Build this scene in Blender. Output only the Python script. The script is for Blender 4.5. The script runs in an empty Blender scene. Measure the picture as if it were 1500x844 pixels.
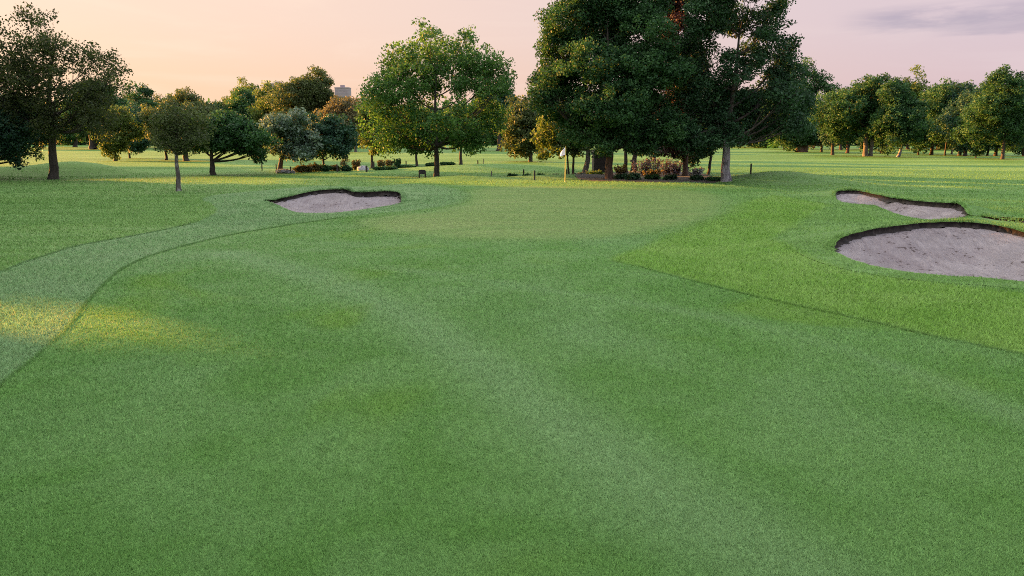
import bpy, math
import numpy as np
from mathutils import Vector

RNG = np.random.default_rng(7)
scene = bpy.context.scene
COL = scene.collection
W0, H0, F0 = 1500.0, 844.0, 1091.0      # photograph frame and focal length in its pixels
CAMH = 2.4
HORIZ = 203.0
PITCH = math.atan((H0/2-HORIZ)/F0)
SUN_AZ = math.radians(-62)              # left of the view direction
SUN_EL = math.radians(10.0)

# ------------------------------------------------------------------ helpers
def unproject(px, py, z=0.0):
    px = np.asarray(px, float); py = np.asarray(py, float)
    u = (px-W0/2)/F0; v = (H0/2-py)/F0
    c, s = math.cos(PITCH), math.sin(PITCH)
    dx = u; dy = c+v*s; dz = -s+v*c
    t = (z-CAMH)/np.where(dz > -1e-5, -1e-5, dz)
    return dx*t, dy*t

def at_depth(px, py, d):
    """world point at ground distance d (along y) seen at px,py"""
    u = (px-W0/2)/F0; v = (H0/2-py)/F0
    c, s = math.cos(PITCH), math.sin(PITCH)
    dy = c+v*s; dz = -s+v*c
    t = d/dy
    return np.array([u*t, d, CAMH+dz*t])

def smooth_closed(P, n=6):
    P = np.asarray(P, float); m = len(P); out = []
    for i in range(m):
        p0, p1, p2, p3 = P[i-1], P[i], P[(i+1) % m], P[(i+2) % m]
        for k in range(n):
            t = k/n
            out.append(.5*((2*p1)+(-p0+p2)*t+(2*p0-5*p1+4*p2-p3)*t*t+(-p0+3*p1-3*p2+p3)*t**3))
    return np.array(out)

def smooth_open(P, n=6):
    P = np.asarray(P, float); P = np.vstack([2*P[0]-P[1], P, 2*P[-1]-P[-2]]); out = []
    for i in range(1, len(P)-2):
        p0, p1, p2, p3 = P[i-1], P[i], P[i+1], P[i+2]
        for k in range(n):
            t = k/n
            out.append(.5*((2*p1)+(-p0+p2)*t+(2*p0-5*p1+4*p2-p3)*t*t+(-p0+3*p1-3*p2+p3)*t**3))
    out.append(P[-2])
    return np.array(out)

def sdist(x, y, poly):
    """signed distance to a closed polygon, positive inside"""
    x = np.asarray(x, float); y = np.asarray(y, float)
    if x.size > 12000:
        return np.concatenate([sdist(x[i:i+8000], y[i:i+8000], poly) for i in range(0, len(x), 8000)])
    x = np.asarray(x, float); y = np.asarray(y, float)
    best = np.full(x.shape, 1e18); inside = np.zeros(x.shape, bool)
    m = len(poly)
    for i in range(m):
        ax, ay = poly[i][:2]; bx, by = poly[(i+1) % m][:2]
        ex, ey = bx-ax, by-ay
        L = ex*ex+ey*ey+1e-12
        t = np.clip(((x-ax)*ex+(y-ay)*ey)/L, 0, 1)
        d = (x-ax-t*ex)**2+(y-ay-t*ey)**2
        best = np.minimum(best, d)
        cond = ((ay > y) != (by > y))
        if ey != 0:
            inside ^= cond & (x < ax+(y-ay)*ex/ey)
    r = np.sqrt(best)
    return np.where(inside, r, -r)

def ldist(x, y, line):
    best = np.full(np.shape(x), 1e18)
    for i in range(len(line)-1):
        ax, ay = line[i][:2]; bx, by = line[i+1][:2]
        ex, ey = bx-ax, by-ay
        t = np.clip(((x-ax)*ex+(y-ay)*ey)/(ex*ex+ey*ey+1e-12), 0, 1)
        best = np.minimum(best, (x-ax-t*ex)**2+(y-ay-t*ey)**2)
    return np.sqrt(best)

_perm = np.random.default_rng(3).random((256, 256))
def vnoise(x, y):
    xi = np.floor(x).astype(int); yi = np.floor(y).astype(int)
    fx = x-xi; fy = y-yi
    fx = fx*fx*(3-2*fx); fy = fy*fy*(3-2*fy)
    a = _perm[xi & 255, yi & 255]; b = _perm[(xi+1) & 255, yi & 255]
    c = _perm[xi & 255, (yi+1) & 255]; d = _perm[(xi+1) & 255, (yi+1) & 255]
    return (a*(1-fx)+b*fx)*(1-fy)+(c*(1-fx)+d*fx)*fy-.5

def sstep(a, b, t):
    t = np.clip((t-a)/(b-a), 0, 1)
    return t*t*(3-2*t)

def gb(x, y, cx, cy, sx, sy, h, rot=0):
    c, s = math.cos(rot), math.sin(rot)
    dx = (x-cx)*c+(y-cy)*s; dy = -(x-cx)*s+(y-cy)*c
    return h*np.exp(-.5*((dx/sx)**2+(dy/sy)**2))

# ------------------------------------------------------------------ terrain
def h_base(x, y):
    x = np.asarray(x, float); y = np.asarray(y, float)
    h = .10*vnoise(x/13+5, y/11)+.05*vnoise(x/5, y/4+9)+.012*vnoise(x/1.3, y/1.3)
    h = h*sstep(2, 9, np.hypot(x, y))
    h = h+.35*vnoise(x/46+3, y/30+1)*sstep(60, 110, np.hypot(x, y))
    h = h+gb(x, y, 0, 14.2, 7.0, 2.0, .10)+gb(x, y, 0, 18.3, 8.0, 2.2, -.10)
    h = h+gb(x, y, 4, 33, 9, 6, .10)
    h = h+.24*sstep(-.25, .30, 1-((x-2.2)/9.5)**2-((y-30)/12.6)**2)
    # banks round the green
    h = h+gb(x, y, 14.5, 40.3, 2.3, 1.5, .62)+gb(x, y, 5.5, 42.6, 8, .9, .20)+gb(x, y, 3.0, 42.6, 2.2, .8, .10)
    h = h+gb(x, y, -3.7, 40.0, 2.4, 1.0, .28, .1)+gb(x, y, -9.5, 41.5, 3, 1.3, .2)
    h = h+gb(x, y, -1.0, 58, 5.5, 2.0, .5)
    # left mounds
    h = h+gb(x, y, -29.0, 50.5, 2.4, 1.4, .72)+gb(x, y, -34.5, 50, 4.0, 1.8, .42)
    h = h+gb(x, y, 22, 52, 6, 4, .3)
    return h

# bunkers: (px, py, rim height, lip depth), clockwise from the left tip
B_LEFT = [(386, 293.6, .17, .07), (400, 292, .24, .11), (418, 289.5, .33, .14), (450, 282, .46, .17), (474, 278.5, .53, .17),
          (498, 277.6, .55, .15), (512, 279, .53, .17), (520, 282, .47, .24), (535, 282, .44, .27), (562, 280.5, .47, .25), (583, 282, .43, .25),
          (589, 289, .30, .22), (587, 298, .16, .13), (570, 301.6, .10, .05), (540, 306, .05, .03), (514, 309.7, .02, .03),
          (488, 312, .0, .03), (458, 312.4, .0, .03), (432, 311, .01, .04), (412, 303, .06, .08), (397, 297, .13, .07)]
B_FAR = [(1222.5, 286, .33, .12), (1226, 281, .42, .16), (1239, 279.3, .44, .16), (1258, 280, .44, .15), (1280, 284.5, .44, .15),
         (1310, 290.4, .44, .16), (1346, 295, .44, .18), (1381, 297.5, .47, .20), (1403, 298.7, .49, .20), (1414, 307, .40, .14),
         (1423, 315.5, .32, .09), (1452, 317.2, .36, .09), (1488, 319.6, .38, .09), (1514, 321.5, .38, .08), (1536, 327, .32, .05),
         (1510, 331, .22, .03), (1470, 329, .18, .02), (1425, 327, .10, .02), (1372, 324, .06, .02), (1331, 318.5, .06, .03), (1313, 313.5, .07, .03),
         (1294, 306.5, .10, .03), (1281, 301.5, .14, .04), (1251, 299, .18, .05), (1229, 294.5, .24, .07)]
B_NEAR = [(1219.5, 364, .09, .12), (1224, 355.5, .19, .17), (1239, 346, .29, .19), (1275, 337, .39, .19), (1313, 331, .45, .18), (1360, 326.5, .49, .17),
          (1405, 325.5, .51, .16), (1441, 328, .49, .16), (1476, 334, .44, .16), (1503, 342, .37, .16), (1545, 357, .26, .16),
          (1585, 380, .12, .12), (1600, 400, .03, .06), (1570, 413, .0, .03), (1500, 413, .0, .03), (1441, 407.5, .0, .03), (1386, 404.5, .0, .03),
          (1346, 401, .0, .03), (1313, 396.5, .0, .03), (1275, 389, .01, .03), (1246, 380, .02, .04), (1227, 371.5, .04, .07)]
def rim_world(B):
    out = []
    for px, py, z, lip in B:
        x, y = unproject(px, py, z)
        out.append((float(x), float(y), z, lip*.72))
    return smooth_closed(out, 12)
RIMS = [rim_world(b) for b in (B_LEFT, B_FAR, B_NEAR)]
BOWL = [.24, .16, .32]
ALLR = np.vstack([r[::3] for r in RIMS])

def chunked(fn, x, y, n=60000):
    o = [fn(x[i:i+n], y[i:i+n]) for i in range(0, len(x), n)]
    return np.concatenate(o)

def _rim_far(x, y):
    d2 = (x[:, None]-ALLR[None, :, 0])**2+(y[:, None]-ALLR[None, :, 1])**2
    w = 1/(d2+.02)**2
    return (w*ALLR[None, :, 2]).sum(1)/w.sum(1)

def h_turf(x, y):
    x = np.atleast_1d(np.asarray(x, float)); y = np.atleast_1d(np.asarray(y, float))
    h = h_base(x, y)
    near = (y > 9) & (y < 37) & (x > -18) & (x < 23)
    if near.any():
        idx = np.nonzero(near)[0]
        dm = np.full(len(idx), 1e9)
        for r in RIMS:
            xx, yy = x[idx], y[idx]
            q = (xx > r[:, 0].min()-6) & (xx < r[:, 0].max()+6) & (yy > r[:, 1].min()-6) & (yy < r[:, 1].max()+6)
            if q.any(): dm[q] = np.minimum(dm[q], np.maximum(-sdist(xx[q], yy[q], r[::2]), 0))
        k = dm < 5.5
        idx = idx[k]; dm = dm[k]
        if len(idx):
            z = chunked(_rim_far, x[idx], y[idx])
            wgt = np.exp(-(dm/1.9)**2)
            h[idx] = h[idx]*(1-wgt)+z*wgt
    return h

def sand_h(x, y, b):
    r = RIMS[b]
    def f(x, y):
        d2 = (x[:, None]-r[None, :, 0])**2+(y[:, None]-r[None, :, 1])**2
        w = 1/(d2+.01)**1.5
        return (w*(r[None, :, 2]-r[None, :, 3])).sum(1)/w.sum(1)
    z = chunked(f, x, y)
    t = np.maximum(sdist(x, y, r), 0)
    return z-BOWL[b]*(1-np.exp(-(t/.9)**2))+.02*vnoise(x*2.2, y*2.2)+.012*vnoise(x*6, y*6)

def ground_hit(px, py):
    px = np.atleast_1d(np.asarray(px, float)); py = np.atleast_1d(np.asarray(py, float))
    z = np.zeros(px.shape)
    for _ in range(8 if len(px) < 5000 else 4):
        x, y = unproject(px, py, z)
        z = .4*z+.6*h_turf(x, y)
    x, y = unproject(px, py, z)
    return x, y
def gpoly(P):
    P = np.asarray(P, float)
    x, y = ground_hit(P[:, 0], P[:, 1])
    return np.stack([x, y], 1)

# mowing boundaries (photo pixels on the ground)
L_LINE = [(-260, 800), (-120, 670), (0, 565), (50, 525), (100, 480), (130, 440), (165, 405), (195, 386), (230, 372), (280, 358), (330, 346), (390, 335.5),
          (440, 327.5), (500, 319), (560, 312.5), (610, 308), (655, 302), (688, 294), (690, 285), (670, 277), (640, 272)]
L_GREENBACK = [(720, 270), (830, 270), (950, 272), (1040, 276), (1068, 283)]
R_LINE = [(1075, 300), (1058, 314), (1010, 331), (960, 351), (915, 370), (893, 381), (940, 392), (1000, 408), (1100, 433), (1250, 466), (1380, 496), (1500, 521), (1700, 570), (1950, 640)]
FAIR = np.vstack([smooth_open(gpoly(L_LINE), 3), smooth_open(gpoly(L_GREENBACK), 2), smooth_open(gpoly(R_LINE), 2), [(9, -5), (-9, -5)]])
GREEN = smooth_closed(gpoly([(523, 326), (560, 337), (630, 346), (730, 350), (840, 349), (940, 340), (1010, 326), (1048, 312), (1056, 300), (1050, 288), (1010, 279), (900, 274), (780, 273), (700, 277), (690, 296), (640, 309), (570, 317)]), 3)
O_LINE = [(-400, 620), (-200, 490), (-60, 428), (0, 400), (50, 380), (100, 364), (150, 353.5), (200, 345), (250, 335), (290, 325), (316, 311), (312, 300), (296, 291), (330, 284), (388, 279)]
BAND = np.vstack([smooth_open(gpoly(O_LINE), 3), gpoly([(470, 272), (560, 273), (640, 272)]), smooth_open(gpoly(L_LINE[::-1]), 3)])
RROUGH = np.vstack([smooth_open(gpoly(R_LINE), 2), gpoly([(1900, 500), (1500, 430), (1250, 400), (1180, 372), (1130, 350), (1180, 320), (1215, 300), (1130, 286)])])
STREAK = smooth_open(gpoly([(330, 372), (400, 388), (470, 410), (560, 445), (640, 490), (740, 560), (850, 640), (1000, 740), (1150, 830), (1250, 900)]), 2)
STREAK2 = smooth_open(gpoly([(560, 392), (760, 420), (930, 445), (1120, 480), (1320, 540), (1560, 640)]), 2)

def zones(x, y):
    near = np.hypot(x, y) < 75
    full = _zones(x[near], y[near])
    out = {}
    for k, v in full.items():
        o = np.full(x.shape, 60.0 if k == 'streak' else -60.0); o[near] = v; out[k] = o
    return out
def _zones(x, y):
    return {'fair': sdist(x, y, FAIR), 'green': sdist(x, y, GREEN), 'band': sdist(x, y, BAND), 'rrough': sdist(x, y, RROUGH),
            'streak': np.minimum(ldist(x, y, STREAK), ldist(x, y, STREAK2)*1.2+.35)}

# ------------------------------------------------------------------ materials
def new_mat(name):
    m = bpy.data.materials.new(name); m.use_nodes = True
    nt = m.node_tree; nt.nodes.clear()
    return m, nt, nt.nodes.new
class NB:
    """small node-building helper"""
    def __init__(s, nt): s.nt = nt
    def n(s, t, **kw):
        o = s.nt.nodes.new(t)
        for k, v in kw.items(): setattr(o, k, v)
        return o
    def link(s, a, b): s.nt.links.new(a, b)
    def put(s, sock, v):
        if hasattr(v, 'is_linked'): s.link(v, sock)
        elif v is not None: sock.default_value = v
    def attr(s, name):
        return s.n('ShaderNodeAttribute', attribute_name=name).outputs['Fac']
    def noise(s, vec, scale, detail=2, rough=.5, dist=0.0):
        o = s.n('ShaderNodeTexNoise'); s.put(o.inputs['Vector'], vec)
        o.inputs['Scale'].default_value = scale; o.inputs['Detail'].default_value = detail
        o.inputs['Roughness'].default_value = rough; o.inputs['Distortion'].default_value = dist
        return o.outputs['Fac']
    def m(s, op, a, b=None, c=None, clamp=False):
        o = s.n('ShaderNodeMath', operation=op, use_clamp=clamp)
        s.put(o.inputs[0], a)
        if b is not None: s.put(o.inputs[1], b)
        if c is not None: s.put(o.inputs[2], c)
        return o.outputs[0]
    def ramp(s, v, a, b, lo=0.0, hi=1.0):
        o = s.n('ShaderNodeMapRange', interpolation_type='SMOOTHSTEP')
        s.put(o.inputs['Value'], v); o.inputs['From Min'].default_value = a; o.inputs['From Max'].default_value = b
        o.inputs['To Min'].default_value = lo; o.inputs['To Max'].default_value = hi
        return o.outputs['Result']
    def mix(s, f, a, b, mode='MIX'):
        o = s.n('ShaderNodeMix', data_type='RGBA', blend_type=mode)
        s.put(o.inputs[0], f)
        for sock, v in ((o.inputs[6], a), (o.inputs[7], b)):
            if hasattr(v, 'is_linked'): s.link(v, sock)
            else: sock.default_value = (*v, 1)
        return o.outputs[2]
    def scale(s, vec, sc):
        o = s.n('ShaderNodeVectorMath', operation='MULTIPLY'); s.put(o.inputs[0], vec); o.inputs[1].default_value = sc
        return o.outputs[0]

def grass_material(name, blade):
    m, nt, _ = new_mat(name); b = NB(nt)
    pos = b.n('ShaderNodeNewGeometry').outputs['Position']
    n_big = b.noise(pos, .16, 3, .55)
    n_mid = b.noise(pos, .55, 3, .6, .6)
    n_small = b.noise(pos, 2.6, 3, .6)
    st = b.noise(b.scale(pos, (.18, 1.6, 1)), 1.0, 3, .6)
    wob = b.m('MULTIPLY', b.m('SUBTRACT', b.noise(pos, 6, 2), .5), .22)
    def mask(attr, soft=.05):
        return b.ramp(b.m('ADD', b.attr(attr), wob), -soft, soft)
    rough = b.mix(b.ramp(n_big, .35, .65), (.070, .165, .040), (.100, .205, .058))
    rough = b.mix(b.ramp(st, .42, .66), rough, (.110, .218, .074))
    rough = b.mix(b.m('MULTIPLY', b.ramp(n_small, .55, .75), .6), rough, (.048, .120, .032))
    band = b.mix(b.ramp(n_mid, .35, .7), (.096, .195, .082), (.114, .208, .102))
    rr = b.mix(b.ramp(n_mid, .35, .68), (.090, .200, .034), (.115, .225, .052))
    rr = b.mix(b.m('MULTIPLY', b.ramp(n_small, .55, .8), .5), rr, (.055, .130, .030))
    fair = b.mix(b.ramp(n_mid, .36, .66), (.070, .172, .042), (.092, .198, .066))
    fair = b.mix(b.m('MULTIPLY', b.ramp(n_big, .48, .66), .75), fair, (.104, .205, .088))  # bluish sky sheen on dew, put into the colour as soft patches
    fair = b.mix(b.m('MULTIPLY', b.ramp(b.noise(b.scale(pos, (1, 1, 1)), .31, 2, .5, .8), .56, .70), .7), fair, (.088, .190, .030))
    sk = b.m('MULTIPLY', b.ramp(b.m('ADD', b.attr('streak'), b.m('MULTIPLY', b.m('SUBTRACT', n_mid, .5), 1.1)), .85, .0), .62)
    fair = b.mix(sk, fair, (.124, .225, .112))  # dewy sheen streak tinted into the fairway colour
    green = b.mix(b.ramp(st, .35, .65), (.112, .198, .064), (.138, .216, .080))
    green = b.mix(b.m('MULTIPLY', b.ramp(n_mid, .5, .75), .5), green, (.092, .186, .058))
    c = b.mix(mask('band'), rough, band)
    c = b.mix(mask('rrough', .2), c, rr)
    yp = b.n('ShaderNodeSeparateXYZ'); b.link(pos, yp.inputs[0])
    soft = b.ramp(yp.outputs['Y'], 12, 24, .04, .9)
    fm = b.n('ShaderNodeMapRange', interpolation_type='SMOOTHSTEP'); b.link(b.m('ADD', b.attr('fair'), wob), fm.inputs['Value'])
    b.link(b.m('MULTIPLY', soft, -1.0), fm.inputs['From Min']); b.link(soft, fm.inputs['From Max'])
    c = b.mix(fm.outputs['Result'], c, fair)
    c = b.mix(mask('green', .8), c, green)
    far = b.noise(b.scale(pos, (.018, .15, 1)), 1.0, 3, .6, .3)
    ysep = b.n('ShaderNodeSeparateXYZ'); b.link(pos, ysep.inputs[0])
    farw = b.ramp(ysep.outputs['Y'], 34, 50)
    c = b.mix(b.m('MULTIPLY', farw, b.ramp(far, .42, .56)), c, (.062, .150, .036))
    c = b.mix(b.m('MULTIPLY', farw, b.m('MULTIPLY', b.ramp(far, .44, .34), .6)), c, (.100, .205, .066))
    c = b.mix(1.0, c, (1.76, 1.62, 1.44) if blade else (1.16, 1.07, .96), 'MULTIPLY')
    if blade:
        v = b.attr('var')
        c = b.mix(b.ramp(v, 0, 1), b.mix(1.0, c, (.72, .73, .68), 'MULTIPLY'), b.mix(1.0, c, (1.28, 1.26, 1.26), 'MULTIPLY'))
    else:
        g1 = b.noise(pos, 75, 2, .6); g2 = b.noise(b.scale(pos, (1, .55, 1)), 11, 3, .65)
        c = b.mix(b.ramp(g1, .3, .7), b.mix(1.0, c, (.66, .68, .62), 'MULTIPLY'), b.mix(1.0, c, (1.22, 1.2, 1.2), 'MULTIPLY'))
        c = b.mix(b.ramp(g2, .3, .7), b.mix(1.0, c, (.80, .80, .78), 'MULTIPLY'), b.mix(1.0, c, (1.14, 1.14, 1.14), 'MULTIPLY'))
    p = b.n('ShaderNodeBsdfPrincipled'); b.link(c, p.inputs['Base Color'])
    p.inputs['Roughness'].default_value = .7; p.inputs['Specular IOR Level'].default_value = .2 if blade else .08
    out = b.n('ShaderNodeOutputMaterial')
    if blade:
        gn = b.n('ShaderNodeNewGeometry').outputs['Normal']
        va = b.n('ShaderNodeVectorMath', operation='ADD'); b.link(b.scale(gn, (.6, .6, .6)), va.inputs[0]); va.inputs[1].default_value = (0, 0, .55)
        vn = b.n('ShaderNodeVectorMath', operation='NORMALIZE'); b.link(va.outputs[0], vn.inputs[0]); b.link(vn.outputs[0], p.inputs['Normal'])
        t = b.n('ShaderNodeBsdfTranslucent'); b.link(c, t.inputs['Color'])
        mx = b.n('ShaderNodeMixShader'); mx.inputs[0].default_value = .3
        b.link(p.outputs[0], mx.inputs[1]); b.link(t.outputs[0], mx.inputs[2]); b.link(mx.outputs[0], out.inputs['Surface'])
    else:
        bm = b.n('ShaderNodeBump'); bm.inputs['Strength'].default_value = .8; bm.inputs['Distance'].default_value = .05
        hh = b.m('ADD', b.m('MULTIPLY', g1, .5), b.m('MULTIPLY', g2, 1.3))
        b.link(hh, bm.inputs['Height']); b.link(bm.outputs[0], p.inputs['Normal'])
        b.link(p.outputs[0], out.inputs['Surface'])
    return m

def leaf_material(name, dark, mid, light, trans=.35):
    m, nt, _ = new_mat(name); b = NB(nt)
    v = b.attr('var')
    c = b.mix(b.ramp(v, .0, .55), dark, mid)
    c = b.mix(b.ramp(v, .5, 1.0), c, light)
    if name.startswith('leaf'): c = b.mix(1.0, c, (1.18, 1.36, 1.22), 'MULTIPLY')
    p = b.n('ShaderNodeBsdfPrincipled'); b.link(c, p.inputs['Base Color'])
    p.inputs['Roughness'].default_value = .6; p.inputs['Specular IOR Level'].default_value = .2
    t = b.n('ShaderNodeBsdfTranslucent'); b.link(b.mix(1.0, c, (1.05, 1.15, .7), 'MULTIPLY'), t.inputs['Color'])
    mx = b.n('ShaderNodeMixShader'); mx.inputs[0].default_value = trans
    b.link(p.outputs[0], mx.inputs[1]); b.link(t.outputs[0], mx.inputs[2])
    out = b.n('ShaderNodeOutputMaterial'); b.link(mx.outputs[0], out.inputs['Surface'])
    return m

def bark_material(name, dark, light, sc=9.0, patch=None):
    m, nt, _ = new_mat(name); b = NB(nt)
    co = b.n('ShaderNodeTexCoord').outputs['Object']
    f = b.noise(b.scale(co, (1, 1, .22)), sc, 4, .65, .5)
    c = b.mix(b.ramp(f, .32, .68), dark, light)
    if patch:
        c = b.mix(b.m('MULTIPLY', b.ramp(b.noise(b.scale(co, (1, 1, .6)), 3.2, 3, .6), .52, .62), .85), c, patch)
    p = b.n('ShaderNodeBsdfPrincipled'); b.link(c, p.inputs['Base Color']); p.inputs['Roughness'].default_value = .9
    bm = b.n('ShaderNodeBump'); bm.inputs['Strength'].default_value = .8; bm.inputs['Distance'].default_value = .03
    b.link(f, bm.inputs['Height']); b.link(bm.outputs[0], p.inputs['Normal'])
    out = b.n('ShaderNodeOutputMaterial'); b.link(p.outputs[0], out.inputs['Surface'])
    return m

def plain(name, dark, light, sc=12.0, rough=.8, bump=.3, stretch=(1, 1, 1)):
    m, nt, _ = new_mat(name); b = NB(nt)
    co = b.n('ShaderNodeTexCoord').outputs['Object']
    f = b.noise(b.scale(co, stretch), sc, 4, .6)
    p = b.n('ShaderNodeBsdfPrincipled'); b.link(b.mix(b.ramp(f, .3, .7), dark, light), p.inputs['Base Color'])
    p.inputs['Roughness'].default_value = rough
    bm = b.n('ShaderNodeBump'); bm.inputs['Strength'].default_value = bump; bm.inputs['Distance'].default_value = .02
    b.link(f, bm.inputs['Height']); b.link(bm.outputs[0], p.inputs['Normal'])
    out = b.n('ShaderNodeOutputMaterial'); b.link(p.outputs[0], out.inputs['Surface'])
    return m

def sand_material():
    m, nt, _ = new_mat('bunker_sand'); b = NB(nt)
    pos = b.n('ShaderNodeNewGeometry').outputs['Position']
    big = b.noise(pos, 1.1, 4, .6); fine = b.noise(pos, 60, 3, .7)
    rake = b.noise(b.scale(pos, (7, 1.6, 3)), .9, 4, .65, 1.6)
    speck = b.m('MULTIPLY', b.noise(pos, 11, 2, .5), b.ramp(b.noise(pos, 1.6, 2, .5), .35, .65, .75, 1.08))
    foot = b.noise(pos, 3.4, 2, .5)
    c = b.mix(b.ramp(big, .3, .7), (.200, .176, .186), (.265, .236, .248))
    c = b.mix(b.m('MULTIPLY', b.ramp(rake, .50, .34), .6), c, (.165, .138, .148))
    c = b.mix(b.m('MULTIPLY', b.ramp(rake, .54, .68), .45), c, (.335, .295, .305))
    damp = b.noise(pos, .8, 3, .6)
    c = b.mix(b.m('MULTIPLY', b.ramp(damp, .50, .66), .5), c, (.180, .150, .162))
    c = b.mix(b.m('MULTIPLY', b.ramp(speck, .63, .69), .85), c, (.07, .052, .05))
    c = b.mix(b.ramp(fine, .25, .75), b.mix(1.0, c, (.85, .85, .85), 'MULTIPLY'), b.mix(1.0, c, (1.12, 1.12, 1.12), 'MULTIPLY'))
    p = b.n('ShaderNodeBsdfPrincipled'); b.link(c, p.inputs['Base Color']); p.inputs['Roughness'].default_value = .95
    p.inputs['Specular IOR Level'].default_value = .1
    bm = b.n('ShaderNodeBump'); bm.inputs['Strength'].default_value = 1.0; bm.inputs['Distance'].default_value = .08
    hh = b.m('ADD', b.m('ADD', b.m('MULTIPLY', fine, .25), b.m('MULTIPLY', rake, .6)), b.m('MULTIPLY', foot, .9))
    b.link(hh, bm.inputs['Height']); b.link(bm.outputs[0], p.inputs['Normal'])
    out = b.n('ShaderNodeOutputMaterial'); b.link(p.outputs[0], out.inputs['Surface'])
    return m

M = {}
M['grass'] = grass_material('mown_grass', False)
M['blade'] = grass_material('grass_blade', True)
M['sand'] = sand_material()
M['soil'] = plain('bunker_lip_soil', (.009, .007, .0065), (.034, .025, .021), 14, .95, .9, (1, 1, .35))
M['leaf_dark'] = leaf_material('leaf_dark_green', (.014, .033, .015), (.028, .068, .027), (.056, .108, .042))
M['leaf_deep'] = leaf_material('leaf_deep_shade_green', (.011, .024, .013), (.022, .052, .025), (.046, .088, .042), .28)
M['leaf_amber'] = leaf_material('leaf_dark_amber_green', (.020, .028, .012), (.046, .054, .022), (.086, .088, .036), .46)
M['leaf_mid'] = leaf_material('leaf_mid_green', (.028, .062, .018), (.055, .112, .030), (.100, .165, .046), .4)
M['leaf_olive'] = leaf_material('leaf_olive', (.042, .060, .018), (.085, .108, .030), (.140, .155, .048), .42)
M['leaf_brown'] = leaf_material('leaf_bronze_green', (.034, .042, .020), (.064, .076, .032), (.105, .112, .048), .36)
M['leaf_blue'] = leaf_material('leaf_blue_green', (.014, .034, .025), (.028, .064, .042), (.056, .098, .064), .3)
M['leaf_silver'] = leaf_material('leaf_silvery', (.035, .058, .042), (.085, .115, .085), (.190, .215, .180), .25)
M['leaf_grey'] = leaf_material('leaf_grey_mauve', (.040, .044, .044), (.075, .080, .078), (.115, .115, .115), .25)
M['leaf_copper'] = leaf_material('leaf_copper', (.012, .006, .008), (.026, .010, .012), (.050, .018, .020), .2)
M['leaf_rust'] = leaf_material('leaf_reddish_brown', (.055, .045, .030), (.105, .080, .050), (.150, .110, .072), .4)
M['leaf_bright'] = leaf_material('leaf_bright_green', (.030, .085, .030), (.060, .150, .050), (.100, .200, .070), .4)
M['flower_pink'] = leaf_material('flower_pink', (.075, .060, .058), (.21, .15, .17), (.36, .28, .32), .25)
M['flower_amber'] = leaf_material('flower_amber', (.05, .042, .014), (.12, .085, .028), (.20, .14, .045), .35)
M['flower_white'] = leaf_material('flower_white', (.10, .115, .10), (.28, .28, .28), (.5, .48, .5), .2)
M['leaf_hedge'] = leaf_material('leaf_brown_hedge', (.035, .030, .015), (.085, .065, .028), (.135, .105, .045), .3)
M['bark_dark'] = bark_material('bark_dark', (.022, .018, .015), (.065, .052, .042))
M['bark_brown'] = bark_material('bark_red_brown', (.035, .020, .014), (.110, .062, .042))
M['bark_grey'] = bark_material('bark_grey', (.060, .052, .050), (.150, .135, .125))
M['bark_pale'] = bark_material('bark_pale_grey', (.120, .105, .120), (.330, .300, .330), 12, (.06, .05, .06))
M['bark_patchy'] = bark_material('bark_patchy_white', (.055, .045, .040), (.125, .110, .100), 10, (.34, .32, .31))
M['post'] = plain('weathered_post_wood', (.018, .016, .014), (.055, .046, .038), 20, .85, .4, (1, 1, .2))
M['post_grey'] = plain('grey_post_wood', (.09, .08, .07), (.19, .17, .145), 20, .85, .4, (1, 1, .2))
M['sign'] = plain('dark_sign_board', (.016, .015, .014), (.040, .034, .030), 15, .7, .2)
M['stake_yellow'] = plain('yellow_fibreglass', (.42, .34, .06), (.55, .46, .10), 6, .45, .05)
M['flag'] = plain('pale_pink_flag_cloth', (.86, .74, .82), (.94, .84, .90), 7, .8, .2)
M['cup'] = plain('cup_liner', (.5, .5, .48), (.62, .62, .6), 8, .5, .05)
M['tower'] = plain('haze_tinted_concrete', (.27, .22, .26), (.31, .265, .30), .3, .9, .1)  # distance haze is put into this paler mauve wall colour
M['tower_glass'] = plain('haze_tinted_window_glass', (.22, .185, .22), (.26, .22, .26), .6, .4, .05)  # kept close to the wall colour to imitate fading in haze
M['stone'] = plain('pale_boulder', (.26, .25, .26), (.46, .44, .46), 9, .9, .6)
M['shed'] = plain('dark_stained_timber', (.012, .009, .010), (.034, .024, .026), 12, .85, .4, (4, 4, .3))
M['net'] = plain('pale_planting_tube', (.32, .29, .26), (.46, .42, .38), 9, .8, .2)

# ------------------------------------------------------------------ mesh helpers
def mesh_np(name, V, faces, mats, normals=None, attrs=None, smooth=True):
    """V (n,3); faces (m,k) int array of constant k"""
    V = np.asarray(V, np.float32); faces = np.asarray(faces, np.int32)
    me = bpy.data.meshes.new(name)
    n, (mm, k) = len(V), faces.shape
    me.vertices.add(n); me.vertices.foreach_set('co', V.ravel())
    me.loops.add(mm*k); me.loops.foreach_set('vertex_index', faces.ravel())
    me.polygons.add(mm)
    me.polygons.foreach_set('loop_start', np.arange(mm, dtype=np.int32)*k)
    me.polygons.foreach_set('loop_total', np.full(mm, k, np.int32))
    me.polygons.foreach_set('use_smooth', np.full(mm, smooth, bool))
    for mt in (mats if isinstance(mats, (list, tuple)) else [mats]): me.materials.append(mt)
    for an, (dom, arr) in (attrs or {}).items():
        a = me.attributes.new(an, 'FLOAT', dom); a.data.foreach_set('value', np.asarray(arr, np.float32))
    me.update(calc_edges=True)
    if normals is not None:
        me.normals_split_custom_set_from_vertices(np.asarray(normals, np.float32).tolist())
    return me

def link(name, data, parent=None, loc=None):
    o = bpy.data.objects.new(name, data); COL.objects.link(o)
    if parent is not None: o.parent = parent
    if loc is not None: o.location = loc
    return o

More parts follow.
